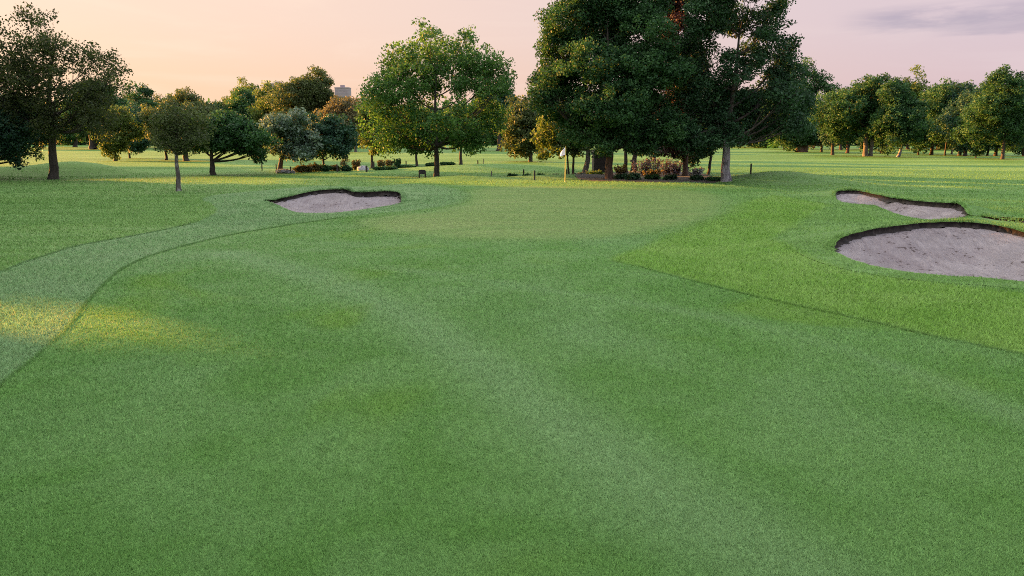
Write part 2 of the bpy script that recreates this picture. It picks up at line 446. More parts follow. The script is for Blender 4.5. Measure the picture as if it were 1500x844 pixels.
def tag(o, label=None, cat=None, group=None, kind=None):
    if label: o['label'] = label
    if cat: o['category'] = cat
    if group: o['group'] = group
    if kind: o['kind'] = kind
    return o

def thing(name, loc, label, cat, group=None, rz=0):
    o = link(name, None, None, loc); o.rotation_euler.z = rz
    o.empty_display_size = .2
    return tag(o, label, cat, group)

class MB:
    """collects quads"""
    def __init__(s): s.V = []; s.F = []; s.n = 0
    def add(s, v, f):
        v = np.asarray(v, float); f = np.asarray(f, int)
        s.V.append(v); s.F.append(f+s.n); s.n += len(v)
    def tube(s, P, R, k=8, cap=True):
        P = np.asarray(P, float); R = np.broadcast_to(np.asarray(R, float), (len(P),)); m = len(P)
        T = np.gradient(P, axis=0); T /= np.linalg.norm(T, axis=1)[:, None]+1e-9
        ref = np.array([1., 0, 0]) if abs(T[0][0]) < .8 else np.array([0, 1., 0])
        U = np.cross(T, ref); U /= np.linalg.norm(U, axis=1)[:, None]+1e-9
        Wv = np.cross(T, U)
        a = np.arange(k)*2*math.pi/k
        v = P[:, None]+R[:, None, None]*(np.cos(a)[None, :, None]*U[:, None]+np.sin(a)[None, :, None]*Wv[:, None])
        i = np.arange(m-1)[:, None]*k; j = np.arange(k)[None]; j2 = (j+1) % k
        f = np.stack([i+j, i+j2, i+k+j2, i+k+j], -1).reshape(-1, 4)
        vv = v.reshape(-1, 3)
        if cap:
            c0 = len(vv); vv = np.vstack([vv, P[-1:], P[:1]])
            top = (m-1)*k+np.arange(k)
            f = np.vstack([f, np.stack([top, (m-1)*k+(np.arange(k)+1) % k, np.full(k, c0), np.full(k, c0)], -1)[:, [0, 1, 2, 3]]]) if False else f
        s.add(vv, f)
    def box(s, lo, hi, bev=0.0):
        x0, y0, z0 = lo; x1, y1, z1 = hi
        v = [(x0, y0, z0), (x1, y0, z0), (x1, y1, z0), (x0, y1, z0), (x0, y0, z1), (x1, y0, z1), (x1, y1, z1), (x0, y1, z1)]
        s.add(v, [(0, 3, 2, 1), (4, 5, 6, 7), (0, 1, 5, 4), (1, 2, 6, 5), (2, 3, 7, 6), (3, 0, 4, 7)])
    def mesh(s, name, mat, smooth=True):
        return mesh_np(name, np.vstack(s.V), np.vstack(s.F), mat, smooth=smooth)

def bevel(o, w=.01, seg=2):
    md = o.modifiers.new('bevel', 'BEVEL'); md.width = w; md.segments = seg; md.limit_method = 'ANGLE'

def leaf_cloud(centers, radii, counts, size, rng, flat=.75, up=.5, aspect=.62, varj=.35):
    """leaf quads scattered round clump centres; returns V,F,var"""
    centers = np.asarray(centers, float)
    idx = np.repeat(np.arange(len(centers)), counts)
    n = len(idx)
    off = rng.normal(size=(n, 3)); off /= np.linalg.norm(off, axis=1)[:, None]
    off *= (rng.random(n)**.45)[:, None]
    off[:, 2] *= flat
    P = centers[idx]+off*np.asarray(radii)[idx][:, None]
    N = rng.normal(size=(n, 3)); N /= np.linalg.norm(N, axis=1)[:, None]
    N = N+np.array([0, 0, up])+off*.6
    N /= np.linalg.norm(N, axis=1)[:, None]+1e-9
    A = np.cross(N, rng.normal(size=(n, 3))); A /= np.linalg.norm(A, axis=1)[:, None]+1e-9
    B = np.cross(N, A)
    s = size*(.65+.7*rng.random(n))
    a = A*s[:, None]*.5; bb = B*(s*aspect)[:, None]*.5
    V = np.stack([P-a, P+bb-a*.1, P+a, P-bb-a*.1], 1).reshape(-1, 3)
    Fq = np.arange(n*4).reshape(-1, 4)
    cv = rng.random(len(centers))
    var = np.clip(.5+(cv[idx]-.5)*.6+(rng.random(n)-.5)*2*varj, 0, 1)
    return V, Fq, var

def ellipsoid_clumps(lobes, cr, dens, rng, shell=.5):
    """clump centres in a set of ellipsoids"""
    C, R = [], []
    for (c, r) in lobes:
        area = (r[0]*r[1]+r[1]*r[2]+r[0]*r[2])/3*4*math.pi
        n = max(3, int(dens*area/(cr*cr)))
        d = rng.normal(size=(n, 3)); d /= np.linalg.norm(d, axis=1)[:, None]
        rad = shell+(1-shell)*rng.random(n)**.6
        C.append(np.asarray(c)+d*rad[:, None]*np.asarray(r)); R.append(cr*(.6+.8*rng.random(n)))
    return np.vstack(C), np.concatenate(R)

def bez(p0, p1, p2, n):
    t = np.linspace(0, 1, n)[:, None]
    return (1-t)**2*p0+2*t*(1-t)*p1+t*t*p2

def crown_lobes(w, h, zc, cx, rng, n=14, depth=None, taper=.0, cut=.0):
    """ellipsoid lobes filling an overall crown: w,h full size, centre height zc, x offset cx"""
    L = []; depth = depth or w
    for i in range(n):
        d = rng.normal(size=3); d /= np.linalg.norm(d)
        if d[2] < -.75: d[2] *= .7
        rr = .26+.42*rng.random()**1.3
        k = .74*(rng.random()**.3)
        tw = 1-taper*max(0, d[2])
        c = np.array([cx+d[0]*k*w/2*tw, d[1]*k*depth/2*tw, zc+d[2]*k*h/2])
        s = rr*(.8+.4*rng.random())
        L.append((c, np.array([s*w/2, s*depth/2, s*.9*h/2])))
    L.append((np.array([cx, 0, zc]), np.array([.52*w/2, .52*depth/2, .6*h/2])))
    return L

def build_tree(base_px, base_py, box, leaf, bark, label, name='tree', group=None, d=None, trunk_px=8, lean=0.0, lobes_px=None, dens=1.0,
               leaf_px=3.0, n_lobes=14, seed=0, limbs=True, multi=None, clump_px=16, taper=.25, shell=.45, forkfrac=None, leafk=1.0, twig=True, depthk=1.0):
    """one tree; sizes come from the photograph at the tree's own distance"""
    rng = np.random.default_rng(1000+seed)
    if d is None:
        x, y = ground_hit(base_px, base_py); x = float(x[0]); y = float(y[0])
    else:
        p = at_depth(base_px, base_py, d); x, y = float(p[0]), float(d)
    z0 = float(h_turf(x, y)[0])
    mpp = math.hypot(x, y, CAMH)/F0 * math.cos(math.atan2(x, y))  # metres per photo pixel at this depth
    loc = np.array([x, y, z0-.05])
    Lp, Rp, Tp, Bp = box
    def W(px, py): return at_depth(px, py, y)-loc
    top = W((Lp+Rp)/2, Tp); bot = W((Lp+Rp)/2, Bp); l = W(Lp, Tp); r = W(Rp, Tp)
    w = r[0]-l[0]; h = top[2]-bot[2]; cx = (l[0]+r[0])/2; zc = (top[2]+bot[2])/2
    if lobes_px:
        lobes = []
        for (ax, ay, rx, ry) in lobes_px:
            for q in range(2):
                c = W(ax, ay); c[1] += (rng.random()-.5)*1.1*min(w, h)*.5*depthk+(q-.5)*.3*rx*mpp
                lobes.append((c+np.array([rng.normal()*.08*rx*mpp, 0, 0]), np.array([rx, rx*.9, ry])*mpp))
    else:
        lobes = crown_lobes(w*1.08, h*1.08, zc, cx, rng, n_lobes, depth=w*.95*depthk, taper=taper)
    cr = clump_px*mpp
    C, R = ellipsoid_clumps(lobes, cr, .38*dens, rng, shell)
    keep = C[:, 2] > max(bot[2]-cr*.3, .25)
    C, R = C[keep], R[keep]
    ls = leaf_px*mpp
    cnt = np.maximum(6, (10*(R/ls)**2*.62*leafk).astype(int))
    cnt = np.minimum(cnt, 260)
    V, Fq, var = leaf_cloud(C, R, cnt, ls*1.25, rng)
    ok = (V.reshape(-1, 4, 3)[:, :, 2].min(1) > .1)
    V = V.reshape(-1, 4, 3)[ok].reshape(-1, 3); Fq = np.arange(len(V)).reshape(-1, 4); var = var[ok]
    root = thing(name, tuple(loc), label, name.replace('_', ' ') if len(name) < 20 else 'tree', group)
    root['category'] = 'tree'
    tb = MB(); lb = MB(); tr = trunk_px*mpp/2
    stems = multi or [(0.0, 0.0)]
    fz = bot[2]+(h*(forkfrac if forkfrac is not None else .22))
    tops = []
    for si, (ox, ln) in enumerate(stems):
        ox = ox*mpp; rr = tr*(1 if si == 0 else .75)
        n = 9; t = np.linspace(0, 1, n)
        P = np.stack([ox+(lean+ln)*mpp*t+rr*.12*np.cumsum(rng.normal(size=n)), rr*.12*np.cumsum(rng.normal(size=n)), t*fz], 1)
        P[0, :2] = (ox, 0)
        Rr = rr*(1-.35*t)*(1+.28*np.exp(-t*14))
        tb.tube(P, Rr, 10)
        tops.append((P, Rr))
    P0, R0 = tops[0]
    ax = zc+h*.28
    if limbs:
        # leader
        lead = bez(P0[-1], P0[-1]+np.array([rng.normal()*.05*w, 0, h*.3]), np.array([cx*.7+P0[-1][0]*.3, 0, ax]), 8)
        lb.tube(lead, np.linspace(R0[-1], R0[-1]*.18, 8), 8)
        for li, (c, rad) in enumerate(lobes):
            P, Rr = tops[li % len(tops)]
            hh = rng.random()
            hd = math.hypot(c[0]-P[-1][0], c[1])
            zs = min(max(c[2]-.75*hd, P[-1][2]*.97), lead[-2][2])
            if zs <= P[-1][2] or len(tops) > 1: s = P[-1]*(1-.04*hh)
            else:
                q = int(np.argmin(np.abs(lead[:, 2]-zs))); s = lead[q]
            midp = s*.45+c*.55+np.array([0, 0, -.10*h if c[2] > s[2] else .08*h])
            br = bez(s, midp, c+np.array([0, 0, rad[2]*.3]), 8)
            fr = 1-.75*np.clip((s[2]-P[-1][2])/max(ax-P[-1][2], .1), 0, 1)
            r0 = R0[-1]*(.42 if li % 3 else .55)*fr
            lb.tube(br, np.linspace(r0, r0*.16, 8), 6)
            if twig:
                for q in range(5):
                    dd = rng.normal(size=3); dd /= np.linalg.norm(dd); dd[2] = abs(dd[2])*.8
                    e = c+dd*rad*.85
                    st = br[3+q % 4]
                    lb.tube(bez(st, st*.5+e*.5+np.array([0, 0, -.1*rad[2]]), e, 5), np.linspace(r0*.28, r0*.06, 5), 4)
    link('trunk', tb.mesh('trunk', M[bark]), root)
    if lb.V: link('branches', lb.mesh('branches', M['bark_dark']), root)
    link('crown', mesh_np('crown', V, Fq, M[leaf], attrs={'var': ('FACE', var)}, smooth=False), root)
    return root

# ------------------------------------------------------------------ ground
def build_ground():
    rad = [1.2]
    while rad[-1] < 1500: rad.append(rad[-1]*(1.0095 if rad[-1] < 60 else (1.016 if rad[-1] < 300 else 1.06)))
    rad = np.array(rad)
    a1 = np.radians(np.arange(-44, 44.001, .085)); a2 = np.radians(np.arange(45.5, 315.1, 2.5))
    ang = np.concatenate([a1, a2])
    na, nr = len(ang), len(rad)
    A, Rr = np.meshgrid(ang, rad)
    X = (Rr*np.sin(A)).ravel(); Y = (Rr*np.cos(A)).ravel()
    Z = h_turf(X, Y)
    sid = np.full(len(X), -1)
    for b, r in enumerate(RIMS):
        near = (np.abs(X-r[:, 0].mean()) < 9) & (np.abs(Y-r[:, 1].mean()) < 9)
        idx = np.nonzero(near)[0]
        s = sdist(X[idx], Y[idx], r)
        k = idx[s > -.22]
        Z[k] = sand_h(X[k], Y[k], b); sid[k] = b
    V = np.stack([X, Y, Z], 1)
    i = np.arange(nr-1)[:, None]*na; j = np.arange(na)[None]; j2 = (j+1) % na
    Fq = np.stack([i+j, i+na+j, i+na+j2, i+j2], -1).reshape(-1, 4)
    # normals
    e1 = V[Fq[:, 2]]-V[Fq[:, 0]]; e2 = V[Fq[:, 3]]-V[Fq[:, 1]]
    fn = np.cross(e1, e2)
    if fn[:, 2].mean() < 0: Fq = Fq[:, ::-1]; fn = -fn
    N = np.zeros_like(V)
    for c in range(4):
        for ax in range(3): N[:, ax] += np.bincount(Fq[:, c], fn[:, ax], len(V))
    N /= np.linalg.norm(N, axis=1)[:, None]+1e-12
    # centre disc (under the camera)
    zz = zones(X, Y)
    fc = V[Fq].mean(1)
    fsid = sid[Fq].max(1)
    fz = np.where(zz['green'][Fq].mean(1) > 0, 2, np.where(zz['fair'][Fq].mean(1) > 0, 1, 0))
    def sub(name, sel, mat, parent=None):
        f = Fq[sel]; u, inv = np.unique(f, return_inverse=True)
        me = mesh_np(name, V[u]-(np.array(parent.location) if parent else 0), inv.reshape(-1, 4), mat, N[u], {k: ('POINT', v[u]) for k, v in zz.items()})
        return link(name, me, parent)
    turf = fsid < 0
    tag(sub('rough', turf & (fz == 0), M['grass']), kind='structure')
    tag(sub('fairway', turf & (fz == 1), M['grass']), kind='structure')
    tag(sub('putting_green', turf & (fz == 2), M['grass']), kind='structure')
    labels = ['small kidney-shaped sand bunker left of the green with a ragged dark lip',
              'long narrow sand bunker behind the larger one, its far lip running down to the right',
              'largest sand bunker, a wide round bowl of mauve sand nearest the camera on the right']
    for b in range(3):
        r = RIMS[b]; c = r.mean(0)
        root = thing('sand_bunker', (c[0], c[1], 0), labels[b], 'bunker', 'sand bunkers round the green')
        sub('sand', fsid == b, M['sand'], root)
        # lip and turf edge as ribbons round the rim
        m = len(r); T = np.roll(r[:, :2], -1, 0)-np.roll(r[:, :2], 1, 0); T /= np.linalg.norm(T, axis=1)[:, None]
        nrm = np.stack([T[:, 1], -T[:, 0]], 1)
        area = np.sum(r[:, 0]*np.roll(r[:, 1], -1)-np.roll(r[:, 0], -1)*r[:, 1])
        if area < 0: nrm = -nrm                                   # outward
        rg = np.random.default_rng(60+b)
        jit = np.convolve(np.tile(rg.normal(size=m), 3), np.ones(3)/3, 'same')[m:2*m]*.03
        def ring(off, zf):
            p = r[:, :2]+nrm*(off+(jit if abs(off) < .1 else 0))[:, None] if not np.isscalar(off) else r[:, :2]+nrm*(off+(jit[:, None] if abs(off) < .1 else 0))
            return np.column_stack([p, zf(p)])-np.array([c[0], c[1], 0])
        rings = []
        for off in (.85, .65, .45, .28, .12, .03):
            up = .010
            rings.append(ring(off, lambda p: np.where(off > .2, h_turf(p[:, 0], p[:, 1]), r[:, 2])+up))
        rings.append(ring(-.02, lambda p: r[:, 2]+.010))
        cap = np.vstack(rings); nk = len(rings)
        i = np.arange(nk-1)[:, None]*m; j = np.arange(m)[None]
        f = np.stack([i+j, i+(j+1) % m, i+m+(j+1) % m, i+m+j], -1).reshape(-1, 4)
        zc = zones(cap[:, 0]+c[0], cap[:, 1]+c[1])
        link('turf_edge', mesh_np('turf_edge', cap, f, M['grass'], attrs={k: ('POINT', v) for k, v in zc.items()}), root)
        w = []
        wob = np.convolve(np.tile(rg.normal(size=m), 3), np.ones(2)/2, 'same')[m:2*m]*.016
        drop = 1+np.convolve(np.tile(rg.normal(size=m), 3), np.ones(4)/4, 'same')[m:2*m]*.55
        for k, (off, dz) in enumerate(((-.018, 0.012), (.03, -.25), (.02, -.6), (-.03, -1.0), (-.10, -1.35))):
            p = r[:, :2]+nrm*(off+jit*.8+wob*(k+1)*.6)[:, None]
            w.append(np.column_stack([p[:, 0]-c[0], p[:, 1]-c[1], r[:, 2]+(.008 if k == 0 else dz*r[:, 3]*np.clip(drop, .5, 1.45))]))
        w = np.vstack(w); i = np.arange(4)[:, None]*m
        f = np.stack([i+j, i+(j+1) % m, i+m+(j+1) % m, i+m+j], -1).reshape(-1, 4)
        link('lip', mesh_np('lip', w, f, M['soil']), root)
build_ground()

# ------------------------------------------------------------------ grass blades
def blades(name, x, y, hgt, wid, label, rng, lean=.5, zoff=0.0, hang=None, tone=.5):
    n = len(x)
    z = h_turf(x, y)+zoff
    a = rng.random(n)*2*math.pi
    dx, dy = np.cos(a), np.sin(a)
    l = rng.normal(size=(n, 2))*lean*hgt[:, None]
    if hang is not None: l = l*.5+hang[:, :2]*hgt[:, None]
    V = np.empty((n, 3, 3))
    V[:, 0] = np.stack([x-dx*wid/2, y-dy*wid/2, z-.003], 1)
    V[:, 1] = np.stack([x+dx*wid/2, y+dy*wid/2, z-.003], 1)
    V[:, 2] = np.stack([x+l[:, 0], y+l[:, 1], z+hgt*(1 if hang is None else hang[:, 2])], 1)
    zz = zones(x, y)
    at = {k: ('POINT', np.repeat(v, 3)) for k, v in zz.items()}
    at['var'] = ('POINT', np.repeat(np.clip(tone+rng.normal(0, .27, n)*np.clip(11/np.hypot(x, y), .35, 1), 0, 1), 3))
    me = mesh_np(name, V.reshape(-1, 3), np.arange(n*3).reshape(-1, 3), M['blade'], attrs=at, smooth=False)
    return tag(link(name, me), label, 'grass', kind='stuff')

def scatter_blades(n):
    rng = np.random.default_rng(21)
    px = rng.uniform(-140, 1640, n); py = np.where(rng.random(n) < .2, rng.uniform(226, 330, n), rng.uniform(285, 960, n))
    # the turf goes on to both sides and towards the feet of whoever stands here
    m = int(n*2.2)
    qx = np.where(rng.random(m) < .8, rng.uniform(-700, 2300, m), rng.uniform(-1800, 3300, m)); qy = np.where(rng.random(m) < .2, rng.uniform(226, 330, m), 285+1400*rng.random(m)**1.5)
    o = (qx < -140) | (qx > 1640) | (qy > 960)
    px = np.concatenate([px, qx[o]]); py = np.concatenate([py, qy[o]])
    x, y = ground_hit(px, py)
    d = np.hypot(x, y)
    ok = (d < 95) & (y > 1.5)
    for r in RIMS:
        q = (x > r[:, 0].min()-.1) & (x < r[:, 0].max()+.1) & (y > r[:, 1].min()-.1) & (y < r[:, 1].max()+.1)
        ok[q] &= sdist(x[q], y[q], r) < -.03
    x, y, d = x[ok], y[ok], d[ok]
    f = sdist(x, y, FAIR); g = sdist(x, y, GREEN); bd = sdist(x, y, BAND)
    base = np.where(g > 0, .006, np.where(f > 0, .017, np.where(bd > 0, .022, .032)))
    hgt = np.maximum(base, np.minimum(base*1.7, 2.4*d/745*(base/.02)**.5))*(.55+.8*rng.random(len(x)))
    hgt = np.minimum(hgt, .05)*np.clip((110-d)/60, .3, 1)
    wid = np.minimum(.045, np.maximum(.0035, .85*d/745))*(.7+.6*rng.random(len(x)))
    fm = f > 0
    blades('fairway_grass', x[fm], y[fm], hgt[fm], wid[fm], 'short mown grass blades of the fairway in the foreground', rng, .55)
    rm = ~fm
    blades('rough_grass', x[rm], y[rm], hgt[rm], wid[rm], 'longer grass blades of the rough on both sides of the fairway', rng, .6)
    # uncut edge where the mower line runs; dark tone paints the step's shade
    ex, ey, eh = [], [], []
    for ln in (L_LINE[:14], O_LINE[:10], R_LINE[5:]):
        q = smooth_open(gpoly(ln), 8)
        seg = np.linalg.norm(np.diff(q, axis=0), axis=1); cum = np.concatenate([[0], np.cumsum(seg)])
        nn = int(cum[-1]*(380 if ln[0][0] > 600 else 230)); s = rng.random(nn)**(.7 if ln[0][0] > 600 else 1.0)*cum[-1]
        xx = np.interp(s, cum, q[:, 0])+rng.normal(size=nn)*.016; yy = np.interp(s, cum, q[:, 1])+rng.normal(size=nn)*.016
        ex.append(xx); ey.append(yy); eh.append(np.clip(.45+s/cum[-1]*1.2, 0, 1) if ln[0][0] > 600 else np.ones(nn))
    ex = np.concatenate(ex); ey = np.concatenate(ey); dd = np.hypot(ex, ey)
    blades('mowing_edge_grass', ex, ey, (.026+.016*rng.random(len(ex)))*np.concatenate(eh), np.maximum(.004, .8*dd/745), 'line of uncut grass along the fairway edge, its shade put into the colour', rng, .35, tone=-.1)
    # fringe hanging over the bunker lips
    hx, hy, hv = [], [], []
    for r in RIMS:
        m = len(r); nn = 6500
        k = rng.random(nn)*m
        k = k[r[k.astype(int), 3] > .06]; nn = len(k); i0 = k.astype(int); t = k-i0
        p = r[i0]*(1-t)[:, None]+r[(i0+1) % m]*t[:, None]
        c = r.mean(0)
        o = p[:, :2]-c[:2]; o /= np.linalg.norm(o, axis=1)[:, None]
        off = rng.random(nn)**2*.16-.01
        hx.append(p[:, 0]+o[:, 0]*off); hy.append(p[:, 1]+o[:, 1]*off)
        edge = off < .05
        hv.append(np.column_stack([np.where(edge, -o[:, 0]*.5, 0), np.where(edge, -o[:, 1]*.5, 0), np.where(edge, rng.uniform(-.5, .7, nn), 1)]))
    hx = np.concatenate(hx); hy = np.concatenate(hy); hv = np.vstack(hv); dd = np.hypot(hx, hy)
    blades('bunker_fringe_grass', hx, hy, rng.uniform(.03, .075, len(hx))*np.clip(1.0+2.2*vnoise(hx*2.6, hy*2.6)+1.2*vnoise(hx*7, hy*7), .3, 2.4), np.maximum(.004, .8*dd/745), 'ragged grass fringe growing over the bunker lips', rng, .5, .03, hv)
scatter_blades(1000000)

# ------------------------------------------------------------------ trees

T = build_tree
NEAR = 'large trees standing round the green'
# left
T(78, 263, (-12, 186, 10, 232), 'leaf_amber', 'bark_dark', 'tall sparse tree on the left with a dark trunk and sky showing through its top', 'broadleaf_tree', trunk_px=13, seed=1, lean=8,
  lobes_px=[(60, 32, 22, 20), (40, 60, 30, 24), (88, 70, 32, 26), (20, 100, 36, 30), (62, 104, 40, 30), (118, 84, 32, 24), (145, 100, 26, 22), (10, 140, 34, 30), (60, 150, 44, 32), (110, 135, 40, 32), (150, 140, 32, 28), (165, 125, 18, 14), (128, 172, 38, 28), (95, 185, 30, 20), (40, 185, 34, 26), (160, 180, 28, 26), (-12, 110, 26, 26)],
  dens=.62, leaf_px=2.8, clump_px=11, forkfrac=.2, shell=.15, leafk=.42)
T(-62, 262, (-150, 92, 138, 246), 'leaf_blue', 'bark_dark', 'dark low spreading tree at the left edge with drooping branches', 'broadleaf_tree', trunk_px=15, seed=2,
  lobes_px=[(-110, 180, 40, 36), (-60, 165, 46, 32), (-20, 170, 46, 30), (25, 172, 42, 30), (58, 196, 22, 18), (-30, 205, 48, 24), (15, 208, 38, 18), (52, 224, 10, 8), (38, 236, 8, 7), (-80, 210, 44, 26), (10, 222, 14, 10)],
  dens=.9, leafk=.75, leaf_px=3.0, clump_px=12, forkfrac=.1)
T(262, 280, (218, 312, 150, 230), 'leaf_brown', 'bark_patchy', 'slender young tree with a crooked white-patched trunk and a thin bronze crown', 'young_tree', trunk_px=7, seed=3, lean=2,
  lobes_px=[(262, 166, 26, 15), (240, 182, 22, 17), (285, 180, 24, 18), (262, 196, 28, 18), (238, 206, 18, 14), (290, 204, 20, 15), (268, 214, 20, 10)], dens=.7, leaf_px=2.6, clump_px=9, forkfrac=.05, leafk=.5, shell=.2)
T(312, 256.5, (268, 398, 166, 236), 'leaf_dark', 'bark_dark', 'low dark green tree with a broad flat crown drooping on its right', 'broadleaf_tree', trunk_px=9, seed=4,
  lobes_px=[(300, 190, 28, 18), (330, 184, 30, 17), (360, 194, 28, 18), (382, 208, 20, 17), (310, 207, 26, 14), (345, 210, 28, 15), (376, 226, 12, 10), (285, 208, 18, 13)], dens=1.0, leaf_px=3.0, clump_px=9, forkfrac=.0)
T(411, 252.5, (374, 462, 163, 238), 'leaf_silver', 'bark_brown', 'small tree with silvery leaves beside the brown hedge', 'broadleaf_tree', trunk_px=8, seed=5, lean=4,
  lobes_px=[(405, 182, 22, 15), (430, 176, 22, 13), (398, 202, 22, 16), (428, 200, 24, 17), (448, 208, 18, 16), (415, 220, 20, 12), (442, 224, 16, 10)], dens=.95, leaf_px=3.2, clump_px=8, forkfrac=.1)
T(474, 249.5, (446, 522, 168, 238), 'leaf_blue', 'bark_brown', 'small round dark tree with a thin forked trunk rising out of the hedge', 'broadleaf_tree', trunk_px=4, seed=6,
  lobes_px=[(465, 186, 22, 17), (490, 186, 22, 16), (505, 202, 18, 16), (474, 206, 24, 17), (496, 216, 20, 13), (462, 222, 16, 10)], dens=.9, leaf_px=3.0, clump_px=8, forkfrac=.05)
T(639, 261, (528, 757, 38, 236), 'leaf_mid', 'bark_dark', 'broad rounded tree in the middle with a straight dark trunk beside the tee sign', 'broadleaf_tree', trunk_px=9, seed=7,
  lobes_px=[(626, 52, 17, 14), (686, 52, 14, 13), (600, 84, 34, 22), (650, 76, 40, 24), (700, 86, 34, 24), (728, 106, 26, 22), (572, 108, 30, 26), (560, 140, 30, 28), (600, 125, 40, 30), (640, 108, 30, 22), (690, 125, 34, 22), (735, 130, 18, 18), (556, 178, 26, 28), (590, 178, 36, 30), (632, 190, 34, 22), (675, 176, 38, 24), (715, 168, 32, 26), (690, 205, 32, 18), (612, 210, 34, 16), (575, 208, 28, 20)],
  dens=.8, leaf_px=3.0, clump_px=11, forkfrac=.12, shell=.25, leafk=.55)
T(545, 246, (520, 585, 150, 236), 'leaf_olive', 'bark_dark', 'small yellow-green tree under the left side of the broad middle tree', 'young_tree', trunk_px=4, seed=8, dens=.8, leaf_px=3, clump_px=8, n_lobes=9)
T(611, 243.5, (585, 640, 165, 232), 'leaf_mid', 'bark_dark', 'slim tree seen behind the tee sign under the broad middle crown', 'young_tree', trunk_px=4, seed=9, dens=.7, leaf_px=2.8, clump_px=8, n_lobes=8)
T(675, 242, (640, 712, 155, 228), 'leaf_mid', 'bark_dark', 'slim tree just right of the broad middle tree, its crown behind it', 'young_tree', trunk_px=5, seed=10, dens=.7, leaf_px=2.8, clump_px=8, n_lobes=8)
T(731, 221, (692, 770, 120, 218), 'leaf_blue', 'bark_dark', 'far dark blue-green tree showing past the right side of the broad middle tree', 'broadleaf_tree', trunk_px=8, seed=11, dens=1.0, leaf_px=3, clump_px=9)
T(777, 237, (733, 806, 150, 231), 'leaf_brown', 'bark_dark', 'rounded bronze-tinged tree with a short trunk left of the flagstick', 'broadleaf_tree', trunk_px=6, seed=12, dens=1.0, leaf_px=3, clump_px=9)
# clump right of the flag
T(894, 263, (772, 1002, -30, 236), 'leaf_dark', 'bark_brown', 'tallest dense green tree behind the flagstick with a stout brown trunk', 'broadleaf_tree', trunk_px=13, seed=13,
  lobes_px=[(875, -12, 60, 36), (930, -5, 50, 40), (835, 30, 36, 30), (880, 45, 48, 34), (940, 50, 46, 36), (822, 66, 34, 24), (812, 110, 34, 26), (860, 95, 46, 30), (915, 105, 50, 34), (965, 95, 36, 34), (800, 122, 22, 18), (835, 150, 42, 28), (890, 155, 48, 30), (945, 160, 44, 32), (860, 190, 42, 22), (925, 200, 46, 22), (975, 190, 30, 26), (880, 214, 24, 12), (800, 145, 20, 16)],
  dens=.95, leaf_px=2.9, clump_px=12, forkfrac=.1)
T(1003, 265, (955, 1050, -60, 236), 'leaf_copper', 'bark_brown', 'dark copper-leaved tree with a red-brown trunk in the middle of the clump', 'broadleaf_tree', trunk_px=9, seed=14, d=45.5,
  lobes_px=[(990, -30, 34, 40), (992, 5, 20, 22), (1000, 50, 30, 36), (1000, 110, 34, 40), (1000, 170, 34, 36), (1000, 215, 24, 16)], dens=1.0, leaf_px=2.9, clump_px=12, forkfrac=.1)
T(1064, 265, (985, 1202, -40, 236), 'leaf_deep', 'bark_pale', 'tall dark open-crowned tree with a pale lavender-grey trunk at the right of the clump', 'broadleaf_tree', trunk_px=14, seed=15, lean=-6,
  lobes_px=[(1040, -22, 36, 32), (1100, -26, 44, 34), (1030, 25, 36, 32), (1085, 20, 34, 24), (1135, 28, 26, 26), (1148, 5, 14, 16), (1020, 80, 36, 34), (1165, 72, 20, 26), (1120, 70, 26, 22), (1160, 110, 28, 28), (1075, 100, 30, 24), (1030, 135, 40, 34), (1090, 150, 44, 30), (1140, 145, 36, 30), (1170, 150, 20, 24), (1050, 190, 44, 28), (1105, 190, 42, 24), (1145, 185, 26, 20), (1020, 205, 34, 22)],
  dens=.85, leaf_px=2.9, clump_px=12, forkfrac=.12, shell=.25, leafk=.85)
T(839, 257.5, (786, 862, 150, 238), 'leaf_olive', 'bark_dark', 'small tree beside the flagstick with sunlit yellow-green leaves on twin thin stems', 'young_tree', trunk_px=4, seed=16, multi=[(0, 0), (-6, -3)],
  lobes_px=[(830, 166, 22, 15), (808, 180, 20, 16), (840, 190, 24, 18), (800, 205, 18, 16), (825, 214, 20, 14), (848, 214, 14, 12), (798, 224, 10, 8)], dens=.8, leaf_px=3.2, clump_px=8)
T(857, 258, (830, 885, 150, 238), 'leaf_brown', 'bark_grey', 'crooked ivy-clad tree between the flagstick and the stout brown trunk', 'broadleaf_tree', trunk_px=9, seed=17, lean=3, dens=.8, leaf_px=3.0, clump_px=9, n_lobes=8)
T(927, 254, (896, 965, 120, 232), 'leaf_deep', 'bark_dark', 'dark twin-stemmed tree behind the pink flower bed', 'broadleaf_tree', trunk_px=8, seed=18, multi=[(0, 2), (-10, -3)], dens=.9, leaf_px=3, clump_px=10, n_lobes=9)
T(1037, 256, (1000, 1062, 130, 240), 'leaf_deep', 'bark_dark', 'slim leaning dark tree between the red-brown and the pale trunk', 'young_tree', trunk_px=4.5, seed=19, lean=4, dens=.9, leaf_px=3, clump_px=9,
  lobes_px=[(1030, 150, 24, 20), (1022, 185, 26, 20), (1020, 215, 24, 18), (1042, 200, 18, 16), (1012, 232, 12, 8)])
T(958, 236, (915, 990, 150, 226), 'leaf_deep', 'bark_dark', 'shaded tree standing behind the pink flowers', 'broadleaf_tree', trunk_px=5, seed=20, dens=.9, leaf_px=3, clump_px=9, n_lobes=9)

